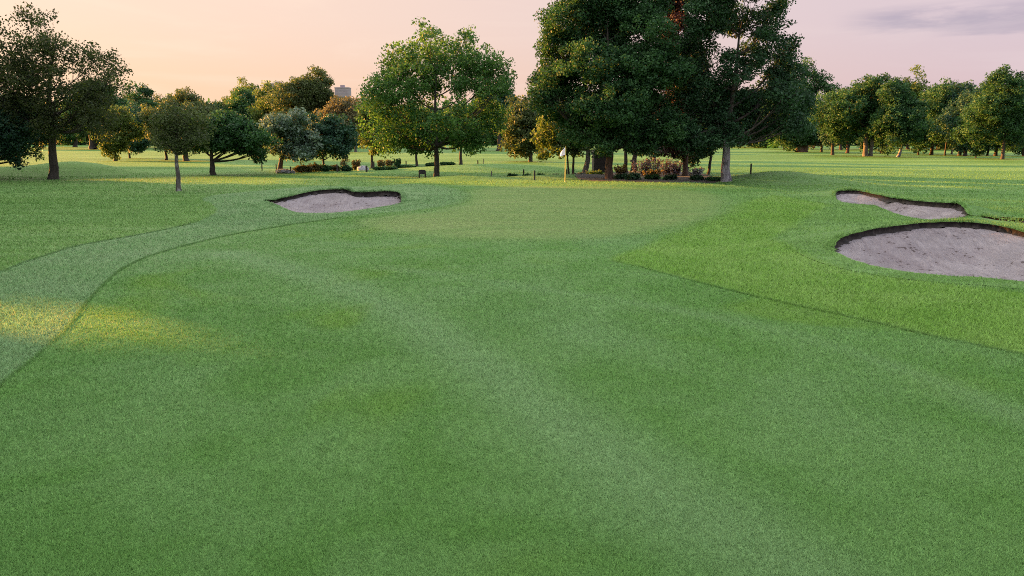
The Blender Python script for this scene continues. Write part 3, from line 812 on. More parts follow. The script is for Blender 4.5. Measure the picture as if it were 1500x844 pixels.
BG = 'trees along the far side of the course'
bgL = [
 (136, 219, (96, 182, 118, 210), 'leaf_dark', 'bark_dark', 8, 'wide dark far tree showing between the left tall tree and the yellow sapling'),
 (169, 236, (148, 196, 158, 226), 'leaf_olive', 'bark_grey', 5, 'small tree with yellowish lower leaves and a pale short trunk beyond the left mound'),
 (190, 232, (176, 222, 158, 224), 'leaf_blue', 'bark_dark', 3, 'small dark tree just right of the yellow-lit small tree'),
 (211, 216, (182, 244, 126, 206), 'leaf_dark', 'bark_dark', 6, 'round-topped dark far tree above the small dark tree'),
 (273, 236, (226, 322, 126, 228), 'leaf_brown', 'bark_grey', 8, 'wide bronze tree with a pale trunk behind the white-patched young tree'),
 (243, 234.5, (220, 262, 165, 228), 'leaf_brown', 'bark_dark', 4, 'low bronze bush-like tree left of the white-patched young tree'),
 (348, 217, (318, 394, 110, 212), 'leaf_olive', 'bark_dark', 6, 'tall pale olive far tree left of the far tower blocks'),
 (398, 218, (364, 432, 124, 212), 'leaf_olive', 'bark_dark', 6, 'yellowish far tree in front of the wide tower block'),
 (453, 220, (408, 494, 104, 214), 'leaf_brown', 'bark_dark', 9, 'big dark brown domed tree between the two tower blocks'),
 (521, 223, (468, 540, 138, 218), 'leaf_rust', 'bark_grey', 4, 'reddish brown far tree below the narrow tower block'),
 (500, 216, (486, 530, 150, 212), 'leaf_dark', 'bark_dark', 4, 'low dark far tree tucked behind the reddish brown one'),
 (300, 217, (286, 336, 150, 214), 'leaf_dark', 'bark_dark', 5, 'far dark tree between the bronze tree and the pale olive tree'),
]
bgR = [
 (1112, 216, (1066, 1150, 130, 212), 'leaf_deep', 'bark_dark', 9, 'dark far tree under the right side of the tall open-crowned tree'),
 (1086, 214.5, (1052, 1110, 150, 211), 'leaf_dark', 'bark_dark', 5, 'far dark tree just right of the pale lavender trunk'),
 (1149, 219, (1132, 1166, 172, 214), 'leaf_bright', 'bark_dark', 3, 'small bright green far tree in the gap right of the clump'),
 (1174, 223, (1140, 1208, 94, 216), 'leaf_dark', 'bark_brown', 10, 'tall far tree with three close trunks right of the clump'),
 (1203, 222.5, (1183, 1222, 158, 214), 'leaf_grey', 'bark_dark', 3.5, 'greyish mauve small far tree'),
 (1219.5, 227, (1204, 1242, 144, 214), 'leaf_blue', 'bark_dark', 4.5, 'dark blue-green small tree right of the greyish mauve one'),
 (1241, 224.5, (1224, 1262, 140, 214), 'leaf_dark', 'bark_brown', 4.5, 'small dark tree with a light brown trunk left of the big domed right tree'),
 (1268, 229, (1220, 1314, 102, 212), 'leaf_dark', 'bark_grey', 7, 'big domed tree with two trunks, tallest of the right-hand row'),
 (1293, 225, (1272, 1322, 135, 216), 'leaf_dark', 'bark_dark', 7, 'dark tree with a broad short trunk right of the big domed tree'),
 (1315, 230.5, (1284, 1350, 122, 220), 'leaf_dark', 'bark_pale', 4.5, 'tree with a leaning whitish trunk in the right-hand row'),
 (1340, 224, (1318, 1364, 100, 214), 'leaf_olive', 'bark_dark', 4, 'sparse tall tree poking above the right-hand row'),
 (1345, 227, (1328, 1366, 140, 218), 'leaf_dark', 'bark_dark', 2.5, 'thin-trunked tree right of the whitish leaning trunk'),
 (1364, 227, (1344, 1396, 118, 218), 'leaf_dark', 'bark_dark', 5, 'green tree with a straight dark trunk in the right-hand row'),
 (1384, 228, (1366, 1408, 122, 220), 'leaf_dark', 'bark_dark', 2.5, 'thin dark tree in the densest part of the right-hand row'),
 (1394, 226, (1376, 1414, 130, 218), 'leaf_blue', 'bark_grey', 2.5, 'bluish thin-trunked tree in the right-hand row'),
 (1405, 228, (1388, 1432, 126, 220), 'leaf_blue', 'bark_dark', 5, 'bluish tree with a thick trunk where the right-hand row is lowest'),
 (1413, 229, (1398, 1440, 140, 222), 'leaf_blue', 'bark_dark', 5.5, 'second thick-trunked tree where the right-hand row is lowest'),
 (1429, 231.5, (1412, 1450, 150, 222), 'leaf_dark', 'bark_grey', 2, 'sapling with a thin pale stem in front of the right-hand row'),
 (1446, 228, (1426, 1470, 124, 220), 'leaf_dark', 'bark_dark', 3, 'mid green tree left of the tall tree at the right edge'),
 (1458, 228.5, (1440, 1482, 135, 222), 'leaf_dark', 'bark_dark', 5, 'dark thick-trunked tree beneath the tall tree at the right edge'),
 (1468, 233.5, (1444, 1512, 110, 222), 'leaf_dark', 'bark_dark', 5, 'tall tree nearest the right edge with a dark trunk on the mown grass'),
 (1500, 229, (1474, 1545, 112, 222), 'leaf_dark', 'bark_dark', 5, 'dark tree cut off by the right edge'),
]
for i, (bx, by, box, lf, bk, tp, lab) in enumerate(bgL+bgR):
    kw = {}
    g = .12*(box[1]-box[0]) if i >= len(bgL) else .05*(box[1]-box[0])
    box = (box[0]-g, box[1]+g, box[2]-1, box[3]+3)
    if 'three close' in lab: kw['multi'] = [(0, 0), (-5, -2), (5, 2)]
    if 'two trunks' in lab: kw['multi'] = [(0, 0), (7, 1)]
    if 'leaning whitish' in lab: kw['lean'] = 7
    sp = .6 if 'sparse' in lab else 1.0
    T(bx, by, box, lf, bk, lab, 'broadleaf_tree' if tp > 3 else 'young_tree', BG, trunk_px=tp, seed=40+i, dens=sp, leaf_px=2.2, clump_px=7.5, n_lobes=13, **kw)

def dup_tree(src, px, d, hpx, label):
    """copy a far tree and its parts to another spot, scaled to hpx photo pixels of height"""
    cr = [c for c in src.children if c.name.startswith('crown')][0]
    ht = max(v[2] for v in cr.bound_box)
    p = at_depth(px, 215, d); x = float(p[0])
    k = hpx*d/F0/ht
    r = src.copy(); COL.objects.link(r)
    r.location = (x, d, float(h_turf(x, d)[0])-.05); r.scale = (k, k, k); r.rotation_euler.z = RNG.random()*6.28
    r['label'] = label; r['group'] = BG
    for ch in list(src.children):
        c = ch.copy(); COL.objects.link(c); c.parent = r
pool = [o for o in bpy.data.objects if o.get('group') == BG and o.get('category') == 'tree' and o.name.startswith('broadleaf')]
darks = [o for o in pool if 'dark' in o['label'] and 'three close' not in o['label']]
for (px, d, hpx, lab) in [
  (1232, 165, 84, 'distant tree between the greyish mauve tree and the big domed tree'), (1300, 160, 96, 'distant tree filling the gap right of the big domed tree'),
  (1330, 170, 90, 'distant tree behind the leaning whitish trunk'), (1374, 165, 92, 'distant tree behind the thin trunks of the right-hand row'),
  (1398, 175, 86, 'distant tree behind the two thick trunks'), (1424, 165, 84, 'distant tree behind the pale-stemmed sapling'),
  (1440, 180, 80, 'distant tree left of the tall tree at the right edge, far behind'), (1482, 165, 92, 'distant tree between the tall right-edge tree and the frame edge'),
  (1530, 160, 92, 'distant tree just beyond the right edge'), (1125, 200, 84, 'distant tree right of the pale lavender trunk'), (1192, 190, 74, 'distant tree behind the greyish mauve tree'),
  (60, 190, 74, 'distant tree behind the tall sparse left tree'), (110, 210, 66, 'distant tree right of the tall left trunk'), (160, 205, 62, 'distant tree behind the small yellowish tree'),
  (232, 200, 60, 'distant tree behind the low bronze tree'), (330, 210, 72, 'distant tree behind the low dark flat-crowned tree'), (430, 200, 76, 'distant tree behind the silvery tree'),
  (545, 190, 70, 'distant tree behind the small yellow-green tree'), (475, 210, 70, 'distant tree behind the small round dark tree'), (590, 230, 60, 'distant tree seen under the left of the broad middle tree'), (8, 170, 80, 'distant tree at the left frame edge behind the drooping tree'), (820, 200, 50, 'distant tree behind the flagstick'),
  (140, 185, 76, 'distant tree between the wide dark far tree and the yellowish small tree'), (188, 190, 72, 'distant tree under the round-topped dark far tree'), (262, 180, 78, 'distant tree behind the wide bronze tree'),
  (300, 175, 80, 'distant tree right of the wide bronze tree'), (372, 180, 86, 'distant tree behind the drooping end of the flat-crowned tree'), (410, 175, 80, 'distant tree behind the yellowish far tree'),
  (498, 185, 74, 'distant tree below the narrow tower block'), (530, 180, 70, 'distant tree right of the reddish brown far tree'), (705, 210, 60, 'distant tree under the right of the broad middle tree'),
  (1262, 175, 96, 'distant tree behind the two trunks of the big domed tree'), (1348, 180, 84, 'distant tree right of the leaning whitish trunk'), (1462, 175, 88, 'distant tree behind the dark thick-trunked tree near the right edge')]:
    dup_tree(darks[int(RNG.integers(len(darks)))], px, d, hpx, lab)

# far wood closing the horizon, one mass
def belt(name, pts, depth, hgt, n, size, mat, label, seed, cull=None, zlo=0.0, trunks=True):
    rng = np.random.default_rng(seed)
    q = smooth_open(np.array(pts, float), 10)
    seg = np.linalg.norm(np.diff(q, axis=0), axis=1); cum = np.concatenate([[0], np.cumsum(seg)])
    s = rng.random(n)*cum[-1]
    x = np.interp(s, cum, q[:, 0])+rng.normal(size=n)*depth; y = np.interp(s, cum, q[:, 1])+rng.normal(size=n)*depth
    env = hgt*(.72+.42*vnoise(s/9.0, np.zeros(n)+seed)+.5*vnoise(s/3.1, np.zeros(n)+seed+5))
    z = zlo+(env-zlo)*rng.random(n)**.8
    P = np.stack([x, y, z], 1)
    if cull is not None: P = P[cull(P)]
    V, Fq, var = leaf_cloud(P, np.full(len(P), size*.9), np.full(len(P), 3), size, rng)
    V[:, 2] = np.maximum(V[:, 2], .05)
    me = mesh_np(name, V, Fq, M[mat], attrs={'var': ('FACE', var)}, smooth=False)
    return tag(link(name, me), label, 'trees', kind='stuff')
belt('far_wood', [(-330, 250), (-200, 285), (-60, 300), (20, 300)], 7, 18, 24000, 1.7, 'leaf_dark', 'far-off wood closing the horizon behind the left field', 5)
belt('far_wood', [(40, 300), (120, 280), (230, 250), (330, 200)], 7, 16, 24000, 1.7, 'leaf_dark', 'far-off wood closing the horizon behind the right-hand row of trees', 6)

# unseen woodland belt added to shade the course, gaps cut where sun should land
S = np.array([math.sin(SUN_AZ)*math.cos(SUN_EL), math.cos(SUN_AZ)*math.cos(SUN_EL), math.sin(SUN_EL)])
LIT = [gpoly(p) for p in (
    [(-200, 425), (0, 438), (120, 450), (300, 478), (390, 502), (420, 524), (360, 536), (240, 526), (100, 502), (0, 484), (-200, 462)],
    [(120, 263), (300, 259), (480, 263), (480, 270), (300, 273), (150, 267)],
    [(560, 262), (760, 263), (1000, 269), (1150, 261), (1235, 272), (1180, 281), (900, 276), (640, 268)],
    [(380, 247), (480, 250), (620, 246), (745, 252), (745, 262), (560, 262), (440, 256)],
    [(-60, 226), (500, 228), (500, 243), (-60, 245)],
    [(1060, 219), (1260, 221), (1260, 227), (1060, 227)])]
def cull(P):
    g = P[:, :2]-S[:2]*(P[:, 2]/S[2])[:, None]
    keep = np.ones(len(P), bool)
    jit = vnoise(g[:, 0]*.35+11, g[:, 1]*2.2)*1.2
    for k, poly in enumerate(LIT):
        s = sdist(g[:, 0], g[:, 1], poly)
        keep &= ~(s+jit*(.9 if k == 0 else .7) > (-.4 if k == 0 else -1.4))
    return keep
belt('shade_belt', [(-24, -45), (-25, -10), (-28, 18), (-44, 42), (-68, 74), (-98, 108)], 1.2, 21, 95000, .66, 'leaf_dark', 'unseen wood added beyond the left edge for shade, gaps cut for sun patches', 8, cull)

# ------------------------------------------------------------------ plants, posts, furniture
def bush(px, py, wpx, hpx, leaf, label, name='shrub', group=None, seed=0, leaf_px=2.2, dens=1.0, d=None, spiky=False):
    rng = np.random.default_rng(500+seed)
    x, y = ground_hit(px, py); x, y = float(x[0]), float(y[0])
    z = float(h_turf(x, y)[0]); mpp = y/F0
    w, h = wpx*mpp, hpx*mpp
    root = thing(name, (x, y, z-.02), label, 'plant' if 'flower' in name or 'clump' in name else 'shrub', group)
    sb = MB(); n = 7
    if spiky:
        nn = int(26*dens); C = []
        for k in range(nn):
            a = rng.random()*6.28; rr = rng.random()**.5*w*.45
            p0 = np.array([math.cos(a)*rr*.6, math.sin(a)*rr*.4, 0]); p1 = np.array([math.cos(a)*rr*1.1, math.sin(a)*rr*.7, h*(.6+.4*rng.random())])
            sb.tube(bez(p0, p0*.5+p1*.5, p1, 4), np.linspace(.012, .004, 4), 4)
            for t in np.linspace(.35, 1, 4): C.append(p0*(1-t)+p1*t)
        C = np.array(C); R = np.full(len(C), .10*h+.05); cnt = np.full(len(C), 7)
    else:
        lobes = [(np.array([(rng.random()-.5)*w*.6, (rng.random()-.5)*w*.35, h*(.35+.3*rng.random())]), np.array([w*.26, w*.22, h*.38])) for _ in range(n)]
        C, R = ellipsoid_clumps(lobes, .16*h+.03, .4*dens, rng, .4)
        cnt = np.full(len(C), 9)
        for c, r in lobes: sb.tube(bez(np.array([c[0]*.3, c[1]*.3, 0]), c*.6, c, 4), np.linspace(.018, .006, 4), 5)
    V, Fq, var = leaf_cloud(C, R, cnt, leaf_px*mpp*1.25, rng, .9, .3)
    V[:, 2] = np.maximum(V[:, 2], .01)
    link('stems', sb.mesh('stems', M['bark_dark']), root)
    link('blossom' if leaf.startswith('flower') else 'foliage', mesh_np('foliage', V, Fq, M[leaf], attrs={'var': ('FACE', var)}, smooth=False), root)
    return root

# dark soil of the bed
bedP = smooth_closed(gpoly([(838, 262), (855, 264.5), (910, 266), (980, 267.5), (1050, 267), (1062, 264), (1040, 257), (1000, 252), (930, 250), (890, 254), (850, 259)]), 4)
cb = bedP.mean(0); vb = []
for kf, up in ((1.0, .006), (.96, .035), (.8, .05), (.5, .05), (.2, .05)):
    q = cb+(bedP-cb)*kf+RNG.normal(size=bedP.shape)*.03*(kf > .9)
    vb.append(np.column_stack([q, h_turf(q[:, 0], q[:, 1])+up]))
nb = len(bedP); ii = np.arange(4)[:, None]*nb; jj = np.arange(nb)[None]
fb = np.stack([ii+jj, ii+(jj+1) % nb, ii+nb+(jj+1) % nb, ii+nb+jj], -1).reshape(-1, 4)
M['mulch'] = plain('dark_bed_mulch', (.012, .010, .008), (.045, .034, .026), 16, .95, 1.0)
tag(link('flower_bed_soil', mesh_np('flower_bed_soil', np.vstack(vb), fb, M['mulch'])), kind='structure')

FB = 'plants of the bed under the tall trees'
beds = [
 (750, 263, 16, 9, 'leaf_dark', 'low dark shrub at the left end of the planted strip, beside the black post', 'shrub', False),
 (772, 263, 16, 8, 'leaf_dark', 'low green shrub between the two black posts', 'shrub', False),
 (793, 263, 18, 9, 'leaf_dark', 'low green shrub just right of the tall black post', 'shrub', False),
 (812, 263, 16, 8, 'leaf_rust', 'low brownish shrub just left of the flagstick', 'shrub', False),
 (848, 262, 26, 9, 'leaf_grey', 'low grey-leaved shrub right of the flagstick', 'shrub', False),
 (872, 262, 24, 13, 'leaf_olive', 'leafy shrub in front of the dark timber shelter', 'shrub', False),
 (908, 263.5, 22, 10, 'leaf_deep', 'dark low shrub right of the stout brown trunk', 'shrub', False),
 (930, 264.5, 26, 11, 'leaf_deep', 'dark low shrub under the twin dark stems', 'shrub', False),
 (955, 264.5, 24, 9, 'leaf_dark', 'dark low shrub below the left pink flowers', 'shrub', False),
 (982, 265, 22, 10, 'leaf_deep', 'dark low shrub against the red-brown trunk', 'shrub', False),
 (1020, 265, 24, 9, 'leaf_deep', 'dark low shrub right of the red-brown trunk', 'shrub', False),
 (1045, 265, 24, 6, 'leaf_dark', 'very low dark shrub left of the pale trunk', 'shrub', False),
 (938, 258, 26, 24, 'flower_pink', 'pinkish beige flowering plant left of the tall pink ones', 'flowering_plant', True),
 (956, 258, 24, 25, 'flower_pink', 'tall pink flowering plant in the middle of the bed', 'flowering_plant', True),
 (975, 257, 24, 24, 'flower_pink', 'pink flowering plant left of the red-brown trunk', 'flowering_plant', True),
 (990, 258, 16, 20, 'flower_pink', 'narrow pink flowering plant against the red-brown trunk', 'flowering_plant', True),
 (910, 255, 24, 13, 'flower_amber', 'amber flowering plant beside the stout brown trunk', 'flowering_plant', True),
 (955, 261, 34, 12, 'flower_amber', 'amber flowering plant at the foot of the tall pink plant', 'flowering_plant', True),
 (1018, 259, 24, 13, 'flower_white', 'white flowering plant right of the red-brown trunk', 'flowering_plant', True),
 (930, 262, 16, 10, 'flower_white', 'small white flowering plant in front of the bed', 'flowering_plant', True),
]
for i, (px, py, w, h, lf, lab, nm, sp) in enumerate(beds):
    bush(px, py, w, h, lf, lab, nm, FB, i, 2.0, 1.0, spiky=sp)
HB = 'plants of the hedge strip on the left'
for i, (px, py, w, h, lf, lab, sp) in enumerate([
 (418, 254, 26, 6, 'flower_white', 'pale low flowering plant round the silvery tree trunk', False),
 (444, 252.5, 30, 10, 'leaf_hedge', 'brown hedge shrub right of the silvery tree', False),
 (462, 251.5, 22, 12, 'leaf_hedge', 'tallest brown hedge shrub left of the thin forked trunk', False),
 (476, 251, 22, 10, 'leaf_dark', 'dark green hedge shrub at the foot of the thin forked trunk', False),
 (491, 250.5, 18, 8, 'leaf_hedge', 'low brown hedge shrub right of the thin forked trunk', False),
 (507, 251, 20, 9, 'leaf_deep', 'dark green dome-shaped shrub left of the pale boulder', False),
 (505, 246, 13, 24, 'leaf_rust', 'upright orange-brown conifer-like shrub behind the dark dome shrub', False),
 (522, 249, 12, 14, 'leaf_hedge', 'brown tufted shrub touching the pale boulder', True),
 (559, 247.5, 12, 12, 'leaf_hedge', 'brown grass clump right of the small yellow-green tree', True),
 (570, 247, 11, 12, 'leaf_hedge', 'brown grass clump second right of the small yellow-green tree', True),
 (582, 246.5, 12, 13, 'leaf_dark', 'tall dark grass clump left of the tee sign', True),
 (566, 248.5, 34, 5, 'leaf_dark', 'low green ground plant under the grass clumps', False),
 (592, 246.5, 30, 4, 'leaf_dark', 'low green ground plant behind the tee sign', False),
 (632, 243.5, 16, 5, 'leaf_dark', 'low green plant just left of the broad middle tree trunk', False),
 (655, 243, 22, 5, 'leaf_dark', 'low green plant just right of the broad middle tree trunk', False)]):
    bush(px, py, w, h, lf, lab, 'grass_clump' if 'clump' in lab and sp else 'shrub', HB, 60+i, 1.9, 1.0, spiky=sp)

def post(px, py, hpx, wpx, mat, label, cap=True):
    x, y = ground_hit(px, py); x, y = float(x[0]), float(y[0]); z = float(h_turf(x, y)[0]); mpp = y/F0
    h, w = hpx*mpp, wpx*mpp/2
    root = thing('marker_post', (x, y, z), label, 'post', 'marker posts on the course')
    b = MB(); b.box((-w, -w, -.15), (w, w, h)); o = link('shaft', b.mesh('shaft', M[mat], False), root); bevel(o, w*.25)
    c = MB(); k = w*1.12
    v = [(-k, -k, h), (k, -k, h), (k, k, h), (-k, k, h), (-k*.5, -k*.5, h+w*.9), (k*.5, -k*.5, h+w*.9), (k*.5, k*.5, h+w*.9), (-k*.5, k*.5, h+w*.9)]
    c.add(v, [(0, 3, 2, 1), (4, 5, 6, 7), (0, 1, 5, 4), (1, 2, 6, 5), (2, 3, 7, 6), (3, 0, 4, 7)])
    link('top_cap', c.mesh('top_cap', M[mat], False), root)
for a in [
 (720, 262.5, 11, 1.6, 'post_grey', 'thin grey post standing alone on the yellow grass left of the shrub strip'),
 (767, 258, 9, 2.0, 'post', 'short black post at the back of the low shrubs'),
 (783, 264, 13, 2.4, 'post', 'tall black post in front of the low shrubs left of the flagstick'),
 (830, 262, 13, 1.8, 'post', 'dark post right behind the flagstick'),
 (1099, 264, 14, 2.0, 'post', 'lone dark post on the grass right of the pale trunk'),
 (384, 250, 9, 1.5, 'post_grey', 'grey post left of the silvery tree, farthest left of the hedge posts'),
 (405, 252, 11, 1.3, 'post_grey', 'thin grey post beside the silvery tree trunk'),
 (426, 254, 9, 1.6, 'post', 'dark post in front of the brown hedge'),
 (494, 252.5, 11, 1.7, 'post', 'dark post between the forked trunk and the dome shrub'),
 (537, 252, 8, 2.6, 'post', 'thick dark stump-like post in front of the pale boulder'),
 (595, 244.5, 8, 1.5, 'post', 'dark post behind the tee sign'),
 (700, 240.5, 5, 1.6, 'post', 'short dark post right of the broad middle tree'),
 (708, 240, 7, 1.1, 'post_grey', 'thin grey stake right of the short dark post'),
 (548, 247.5, 10, 1.6, 'post', 'dark post beside the small yellow-green tree')]:
    post(*a)

# tee sign: a board on two legs
x, y = ground_hit(618.5, 261.5); x, y = float(x[0]), float(y[0]); z = float(h_turf(x, y)[0]); mpp = y/F0
root = thing('tee_sign', (x, y, z), 'small dark board on two legs beside the broad middle tree', 'sign')
b = MB(); bw, bt, bb = 5.0*mpp, 12.5*mpp, 6.0*mpp
b.box((-bw, -.03, bb), (bw, .03, bt-1.2*mpp)); o = link('board', b.mesh('board', M['sign'], False), root); bevel(o, .012)
b = MB(); xs = np.linspace(-bw, bw, 13); v = []
for yy in (-.033, .033):
    for xx in xs: v += [(xx, yy, bt-1.18*mpp), (xx, yy, bt-1.1*mpp+1.2*mpp*max(0.0, 1-(xx/bw)**2)**.5)]
f = []
for i in range(12): f += [(2*i, 2*i+2, 2*i+3, 2*i+1), (26+2*i, 26+2*i+1, 26+2*i+3, 26+2*i+2), (2*i+1, 2*i+3, 26+2*i+3, 26+2*i+1), (2*i, 26+2*i, 26+2*i+2, 2*i+2)]
b.add(v, f); link('arched_top', b.mesh('arched_top', M['sign'], False), root)
for sx in (-1, 1):
    b = MB(); b.box((sx*(bw-.6*mpp)-.035, .031, -.15), (sx*(bw-.6*mpp)+.035, .10, bt-1.8*mpp)); o = link('leg', b.mesh('leg', M['post'], False), root); bevel(o, .008)

# flagstick
x, y = ground_hit(828, 266.5); x, y = float(x[0]), float(y[0]); z = float(h_turf(x, y)[0]); mpp = y/F0
root = thing('flagstick', (x, y, z), 'yellow flagstick with a pale pink flag on the green', 'flagstick')
b = MB(); HH = 49.5*mpp
b.tube([(0, 0, -.1), (0, 0, HH*.5), (0, 0, HH)], [.026, .024, .02], 10); b.tube([(0, 0, HH), (0, 0, HH+.015), (0, 0, HH+.03)], [.028, .03, .008], 10)
link('pole', b.mesh('pole', M['stake_yellow']), root)
fv, ff = [], []
nx, nz = 14, 8
for k, th in enumerate((-.004, .004)):
    for i in range(nx):
        for j in range(nz):
            u = i/(nx-1); t = j/(nz-1)
            lo, hi = HH-10.5*mpp-2.6*mpp*u**.8, HH-.4*mpp-7.6*mpp*u**1.25
            fv.append((-.026-7.6*mpp*u*(1-.12*t), th+.06*math.sin(u*6+t*2.0)*u, lo+(hi-lo)*t))
q = nx*nz
for i in range(nx-1):
    for j in range(nz-1):
        a = i*nz+j; ff += [(a, a+nz, a+nz+1, a+1), (q+a, q+a+1, q+a+nz+1, q+a+nz)]
for i in range(nx-1):
    for j in (0, nz-1):
        a = i*nz+j; ff.append((a, a+nz, q+a+nz, q+a))
b = MB(); b.add(fv, ff); link('flag', b.mesh('flag', M['flag']), root)
b = MB(); b.tube([(0, 0, .003), (0, 0, .012), (0, 0, .004)], [.062, .058, .05], 20); link('cup_rim', b.mesh('cup_rim', M['cup']), root)

# pale boulder
def boulder(px, py, w, h, label):
    rng = np.random.default_rng(int(px)); x, y = ground_hit(px, py); x, y = float(x[0]), float(y[0]); mpp = y/F0
    u = np.linspace(0, 2*math.pi, 25)[:-1]; v = np.linspace(-.5, math.pi/2, 12)
    U, Vv = np.meshgrid(u, v)
    P = np.stack([np.cos(U)*np.cos(Vv), np.sin(U)*np.cos(Vv), np.sin(Vv)], -1)
    k = 1+.5*vnoise(P[..., 0]*2+P[..., 2]*1.3+20, P[..., 1]*2+9)
    P = P*k[..., None]*np.array([w*mpp/2, w*mpp*.35, h*mpp])
    i = np.arange(11)[:, None]*24; j = np.arange(24)[None]
    f = np.stack([i+j, i+(j+1) % 24, i+24+(j+1) % 24, i+24+j], -1).reshape(-1, 4)
    o = link('boulder', mesh_np('boulder', P.reshape(-1, 3), f, M['stone']), None, (x, y, float(h_turf(x, y)[0])))
    tag(o, label, 'rock')
boulder(532, 249.5, 17, 7, 'pale grey boulder at the right end of the hedge strip')

# dark timber shelter behind the stout trunk
x, y = ground_hit(879, 252); x, y = float(x[0]), float(y[0]); z = float(h_turf(x, y)[0]); mpp = y/F0
root = thing('shelter', (x, y, z), 'small dark timber shelter half hidden behind the stout brown trunk', 'shelter')
b = MB(); w, h = 10.5*mpp, 27*mpp
b.box((-w, -.7, -.1), (w, .7, h)); o = link('wall', b.mesh('wall', M['shed'], False), root); bevel(o, .02)
b = MB(); b.add([(-w*1.12, -.85, h), (w*1.12, -.85, h), (w*1.12, .85, h+.12), (-w*1.12, .85, h+.12), (-w*1.12, -.85, h+.06), (w*1.12, -.85, h+.06), (w*1.12, .85, h+.2), (-w*1.12, .85, h+.2)],
      [(0, 3, 2, 1), (4, 5, 6, 7), (0, 1, 5, 4), (1, 2, 6, 5), (2, 3, 7, 6), (3, 0, 4, 7)])
link('roof', b.mesh('roof', M['shed'], False), root)

# tower blocks beyond the trees
def tower(pl, pr, pt, d, label, rows):
    a, c = at_depth(pl, pt, d), at_depth(pr, pt, d)
    w = (c[0]-a[0])/2; h = a[2]
    root = thing('tower_block', ((a[0]+c[0])/2, d, 0), label, 'building', 'tower blocks beyond the trees')
    b = MB(); b.box((-w, -w*.8, -1), (w, w*.8, h)); link('wall', b.mesh('wall', M['tower'], False), root)
    b = MB(); b.box((-w*1.02, -w*.83, h), (w*1.02, w*.83, h+1.1)); link('parapet', b.mesh('parapet', M['tower'], False), root)
    b = MB(); b.box((-w*.3, -w*.3, h+1.1), (w*.25, w*.3, h+3.6)); link('plant_room', b.mesh('plant_room', M['tower'], False), root)
    for k in range(rows):
        z = h-2.4-3.0*k
        b = MB(); b.box((-w*.92, -w*.8-.06, z-.7), (w*.92, -w*.8+.05, z+.7)); link('window_band', b.mesh('window_band', M['tower_glass'], False), root)
tower(492, 512.5, 130, 820, 'narrow haze-tinted mauve-grey tower block above the reddish brown tree', 12)
tower(393, 424, 124.5, 900, 'wider haze-tinted mauve-grey tower block mostly hidden by the dark brown domed tree', 10)

# ------------------------------------------------------------------ camera, sky, sun
cam = bpy.data.cameras.new('camera'); cam.sensor_width = 36; cam.lens = 36*F0/W0; cam.clip_end = 4000; cam.clip_start = .05
co = link('camera', cam, None, (0, 0, CAMH)); co.rotation_euler = (math.pi/2-PITCH, 0, 0); scene.camera = co

sun = bpy.data.lights.new('sun', 'SUN'); sun.energy = 4.4; sun.angle = math.radians(1.0); sun.color = (1.0, .42, .09)
so = link('sun', sun, None, (-50, 20, 30)); so.rotation_euler = Vector(S).to_track_quat('Z', 'Y').to_euler()

w = bpy.data.worlds.new('World'); scene.world = w; w.use_nodes = True
nt = w.node_tree; nt.nodes.clear(); b = NB(nt)
sky = b.n('ShaderNodeTexSky', sky_type='NISHITA'); sky.sun_disc = False; sky.sun_elevation = SUN_EL; sky.sun_rotation = SUN_AZ; sky.altitude = 50; sky.air_density = 1.2; sky.dust_density = 2.0; sky.ozone_density = 1.5
dirv = b.n('ShaderNodeTexCoord').outputs['Generated']
sep = b.n('ShaderNodeSeparateXYZ'); b.link(dirv, sep.inputs[0])
z = sep.outputs['Z']
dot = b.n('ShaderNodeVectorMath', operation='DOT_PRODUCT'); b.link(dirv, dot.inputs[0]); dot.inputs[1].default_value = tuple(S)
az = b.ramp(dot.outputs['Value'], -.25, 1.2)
K = 10.0
def kc(c): return tuple(v*K for v in c)
low = b.mix(az, kc((.312, .232, .254)), kc((.465, .292, .175)))
mid = b.mix(az, kc((.310, .254, .290)), kc((.465, .328, .240)))
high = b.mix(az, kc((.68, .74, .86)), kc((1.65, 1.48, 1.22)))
c = b.mix(b.ramp(z, .02, .16), low, mid)
c = b.mix(b.ramp(z, .16, .55), c, high)
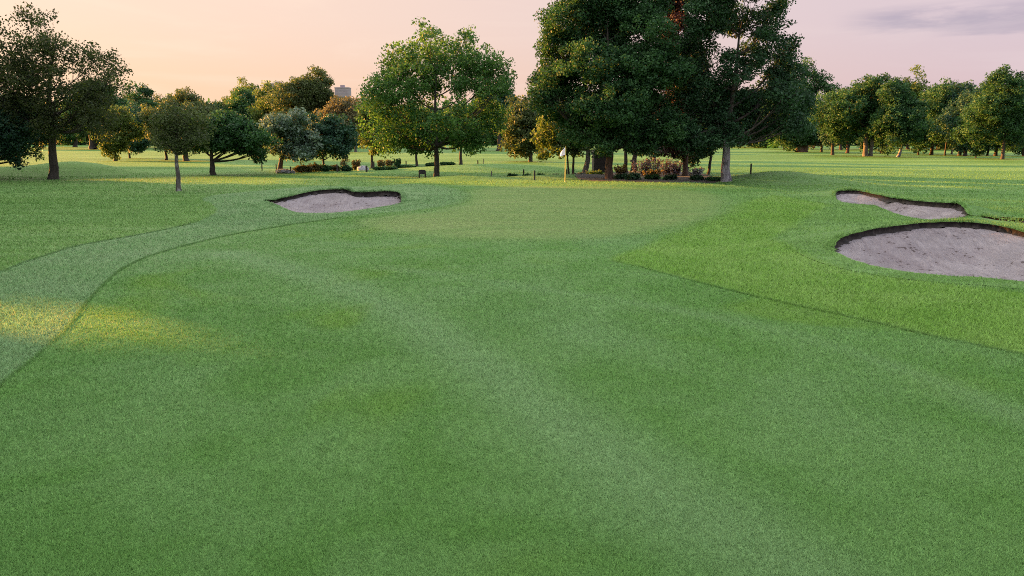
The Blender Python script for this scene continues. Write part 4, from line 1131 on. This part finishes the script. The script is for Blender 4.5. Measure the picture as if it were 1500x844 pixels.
# thin high cloud veils laid out on a cloud layer overhead
zc_ = b.m('ADD', b.m('MAXIMUM', z, 0.0), .06)
cmb = b.n('ShaderNodeCombineXYZ'); b.link(b.m('DIVIDE', sep.outputs['X'], zc_), cmb.inputs[0]); b.link(b.m('DIVIDE', sep.outputs['Y'], zc_), cmb.inputs[1])
cl = b.noise(b.scale(cmb.outputs[0], (.55, 1.0, 1)), .55, 5, .55, .6)
c = b.mix(b.m('MULTIPLY', b.ramp(cl, .52, .72), .35), c, b.mix(az, kc((.345, .28, .30)), kc((.49, .37, .28))))
cl2 = b.noise(b.scale(cmb.outputs[0], (.9, 1.0, 1)), .42, 4, .5, .5)
c = b.mix(b.m('MULTIPLY', b.ramp(cl2, .60, .72), .45), c, b.mix(az, kc((.245, .20, .24)), kc((.40, .285, .23))))
u = b.m('DIVIDE', sep.outputs['X'], b.m('MAXIMUM', sep.outputs['Y'], .05))
uz = b.n('ShaderNodeCombineXYZ'); b.link(u, uz.inputs[0]); b.link(b.m('MULTIPLY', z, 7.0), uz.inputs[1])
wisp = b.noise(uz.outputs[0], 5.5, 5, .6, .4)
def wisp_band(z0, wid, u0, u1, u2, u3, k):
    e = b.m('ABSOLUTE', b.m('ADD', b.m('SUBTRACT', z, z0), b.m('MULTIPLY', b.m('SUBTRACT', wisp, .5), .035)))
    return b.m('MULTIPLY', b.m('MULTIPLY', b.ramp(e, wid, wid*.2), b.m('MULTIPLY', b.ramp(u, u0, u1), b.ramp(u, u3, u2))), b.m('MULTIPLY', b.ramp(wisp, .30, .60), k))
for q in ((.134, .016, .40, .50, .9, 1.1, 1.0), (.120, .009, .52, .60, .8, 1.0, .7), (.166, .009, .40, .44, .47, .52, .9), (.165, .012, .60, .68, .9, 1.1, .7), (.183, .014, -.20, -.12, .0, .06, .8)):
    c = b.mix(wisp_band(*q), c, kc((.215, .180, .225)))
mott = b.noise(uz.outputs[0], 2.6, 5, .62, .8)
c = b.mix(b.m('MULTIPLY', b.ramp(mott, .48, .70), .35), c, b.mix(az, kc((.345, .285, .305)), kc((.49, .36, .265))))
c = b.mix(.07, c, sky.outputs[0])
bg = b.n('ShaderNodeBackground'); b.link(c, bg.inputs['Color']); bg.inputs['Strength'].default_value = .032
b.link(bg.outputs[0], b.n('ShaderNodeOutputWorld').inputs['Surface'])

scene.view_settings.view_transform = 'Standard'; scene.view_settings.look = 'None'
scene.view_settings.exposure = 2.87; scene.view_settings.gamma = 1.0
scene.render.engine = 'CYCLES'
cy = scene.cycles
cy.max_bounces = 5; cy.diffuse_bounces = 4; cy.glossy_bounces = 2; cy.transmission_bounces = 3; cy.transparent_max_bounces = 4
cy.use_denoising = False
cy.pixel_filter_type = 'BLACKMAN_HARRIS'; cy.filter_width = 1.0
cy.caustics_reflective = False; cy.caustics_refractive = False
cy.sample_clamp_indirect = 4
